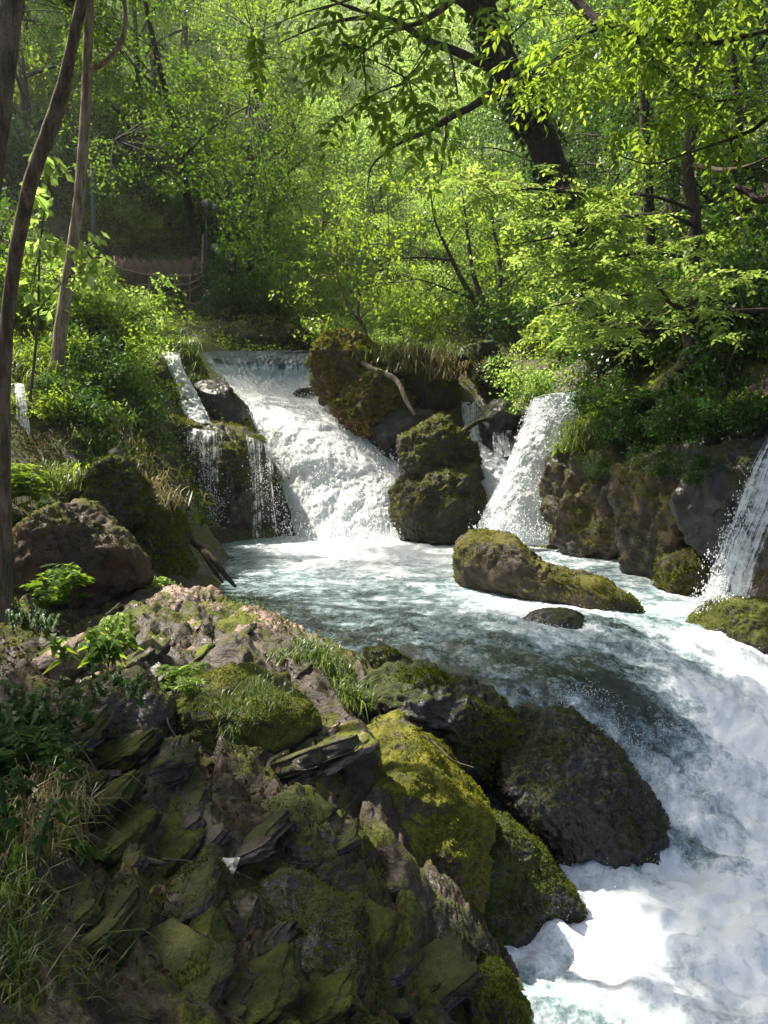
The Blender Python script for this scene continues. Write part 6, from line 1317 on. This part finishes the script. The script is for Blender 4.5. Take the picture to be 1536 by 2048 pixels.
def sphere(c, r, sub=3):
    V, Fc = ico(sub); return V * r + c, Fc
lp = thing('street_lamp', 'dark lamp post carrying two frosted globes beside the railing corner', 'lamp', P(414, 600, 29.2), 'lamps of the hillside path')
part('pole', *tube([P(414, 610, 29.2), P(413, 520, 29.2), P(412, 418, 29.2)], [.055, .05, .04], 10, 12), M['steel'], lp)
part('arm', *tube([P(412, 430, 29.2), P(422, 428, 29.2), P(428, 421, 29.2)], .025, 7, 10), M['steel'], lp)
for px, py, r in [(410, 407, .145), (428, 413.5, .115)]:
    part('globe', *sphere(P(px, py, 29.2), r), M['globe'], lp); part('collar', *tube([P(px, py + 10, 29.2), P(px, py + 6, 29.2)], .05, 8, 4), M['steel'], lp)
l2 = thing('street_lamp', 'slim grey pole rising behind the pale trunk', 'lamp', P(189, 562, 23.5), 'lamps of the hillside path')
part('pole', *tube([P(190, 575, 23.5), P(187, 450, 23.5), P(184, 335, 23.5)], [.075, .06, .05], 10, 12), M['steel'], l2); part('cap', *tube([P(184, 338, 23.5), P(184, 330, 23.5)], .062, 10, 4), M['steel'], l2)
l3 = thing('globe_light', 'pair of low white globes half hidden behind dark trunks', 'lamp', P(432, 560, 31), 'lamps of the hillside path')
part('pole', *tube([P(432, 575, 31), P(432, 500, 31)], .03, 7, 6), M['steel'], l3)
for px, py, r in [(429, 495, .15), (434, 505, .11)]: part('globe', *sphere(P(px, py, 30.9), r), M['globe'], l3)

# ------------------------------------------------------------------ logs, sticks, the packet
def stick(name, label, paths, mat, cat='branch'):
    o = thing(name, label, cat, P(*paths[0][0][:3]))
    for i, p in enumerate(paths): q = np.array(PR(p)); part('wood' if i == 0 else 'side_branch', *tube(q[:, :3], q[:, 3], 8, 8 * len(q), bump=.14, seed=i), M[mat], o)
    return o
M['wood_moss'] = bark_mat('wood_moss', (.022, .02, .012), (.075, .065, .035), moss=.12)
stick('fallen_log', 'mossy forked log dipping from the bank into the pool', [[(350, 1062, 10.4, .05), (372, 1072, 10.3, .055), (400, 1094, 10.2, .05), (428, 1122, 10.0, .044), (455, 1155, 9.95, .034), (472, 1174, 9.9, .02)], [(398, 1094, 10.2, .03), (412, 1116, 10.0, .03), (428, 1140, 9.95, .026), (446, 1166, 9.9, .014)]], 'wood_moss', 'log')
stick('dead_branch', 'dead grey branch lying across the dark slate', [[(170, 1664, 3.45, .012), (200, 1690, 3.42, .022), (240, 1712, 3.38, .024), (290, 1722, 3.36, .020), (328, 1728, 3.36, .010)], [(285, 1718, 3.36, .014), (250, 1738, 3.3, .012), (225, 1748, 3.26, .007)], [(325, 1718, 3.4, .006), (400, 1726, 3.42, .005), (470, 1744, 3.42, .004), (530, 1772, 3.4, .002)]], 'wood_dead')
stick('twig', 'short pale twig on the wet slate at the bottom', [[(606, 1794, 3.5, .004), (622, 1786, 3.5, .005), (638, 1780, 3.52, .003)]], 'twig_pale')
stick('twig', 'thin bent twig on the dark edge of the sunlit moss boulder', [[(840, 1470, 4.6, .004), (870, 1488, 4.6, .005), (905, 1520, 4.55, .004), (948, 1535, 4.6, .003)]], 'twig_pale')
stick('twig', 'thin dry stem arching over the dark slope', [[(120, 1462, 3.9, .003), (165, 1500, 3.9, .003), (200, 1560, 3.85, .003), (218, 1625, 3.8, .002)]], 'twig_pale')
stick('twig', 'crooked dry root hanging under the mossy hump', [[(330, 1425, 4.55, .006), (340, 1455, 4.5, .006), (358, 1482, 4.5, .004)], [(470, 1500, 4.35, .003), (480, 1530, 4.3, .003), (470, 1560, 4.3, .002)]], 'twig_pale')
stick('branch', 'mossy dead branch leaning on the tall island rock', [[(905, 885, 15.0, .05), (930, 860, 15.2, .055), (960, 842, 15.6, .05), (985, 838, 16.0, .04)]], 'wood_moss')
stick('twig', 'dark twig lying beside the shadowed rock', [[(645, 1700, 3.95, .003), (680, 1722, 3.9, .004), (715, 1735, 3.9, .002)]], 'wood_dead')
m, nt = newmat('paper'); at = nd(nt, 'TexCoord').outputs['Object']
cc = mixc(nt, ramp(nt, noi(nt, at, 28, 2, .5), .5, .56), (.62, .64, .52), (.26, .20, .10)); out(nt, nd(nt, 'BsdfPrincipled', {'Base Color': cc, 'Roughness': .5}).outputs[0]); M['paper'] = m
pk = thing('paper_packet', 'torn crumpled pale packet lying on the slate', 'litter', P(448, 1735, 3.42))
g = np.linspace(-1, 1, 9); A, B = np.meshgrid(g, g); sh = np.column_stack([A.ravel() * .058 + .012 * B.ravel(), B.ravel() * .038, .010 * fbm(np.column_stack([A.ravel() * 1.5, B.ravel() * 1.5, 0 * A.ravel()]), 3, 3) + .012 * np.abs(A.ravel()) * (B.ravel() > 0)])
sh = sh @ np.array([[1, 0, 0], [0, .75, .62], [0, -.62, .75]]); V = sh + P(448, 1733, 3.36)
part('sheet', V, gridfaces(9, 9), M['paper'], pk, shade=False); part('sheet', V * 1 + [0, .004, -.004], gridfaces(9, 9)[:, ::-1], M['paper'], pk, shade=False)
for px, py, d in [(518, 1678, 3.85), (510, 1642, 4.0)]:
    o = thing('paper_scrap', 'white scrap of paper in the dark hollow' if px == 518 else 'tiny pale scrap higher in the dark hollow', 'litter', P(px, py, d)); part('scrap', sh[:] * .22 + P(px, py, d - .03), gridfaces(9, 9), M['paper'], o, shade=False)

# ------------------------------------------------------------------ the moist air of the gorge
m, nt = newmat('moist_air')
pv = nd(nt, 'VolumePrincipled', {'Color': (.92, .96, .90, 1), 'Density': .0007, 'Anisotropy': .35})
_o = nt.nodes.new('ShaderNodeOutputMaterial'); nt.links.new(pv.outputs[0], _o.inputs['Volume'])
V, Fc = box((0, 62, CAMZ + 42), (210, 190, 96)); tag(link('haze', mesh('haze', V, Fc, m, False)), 'thin moist air filling the wooded gorge', 'haze', kind='stuff')
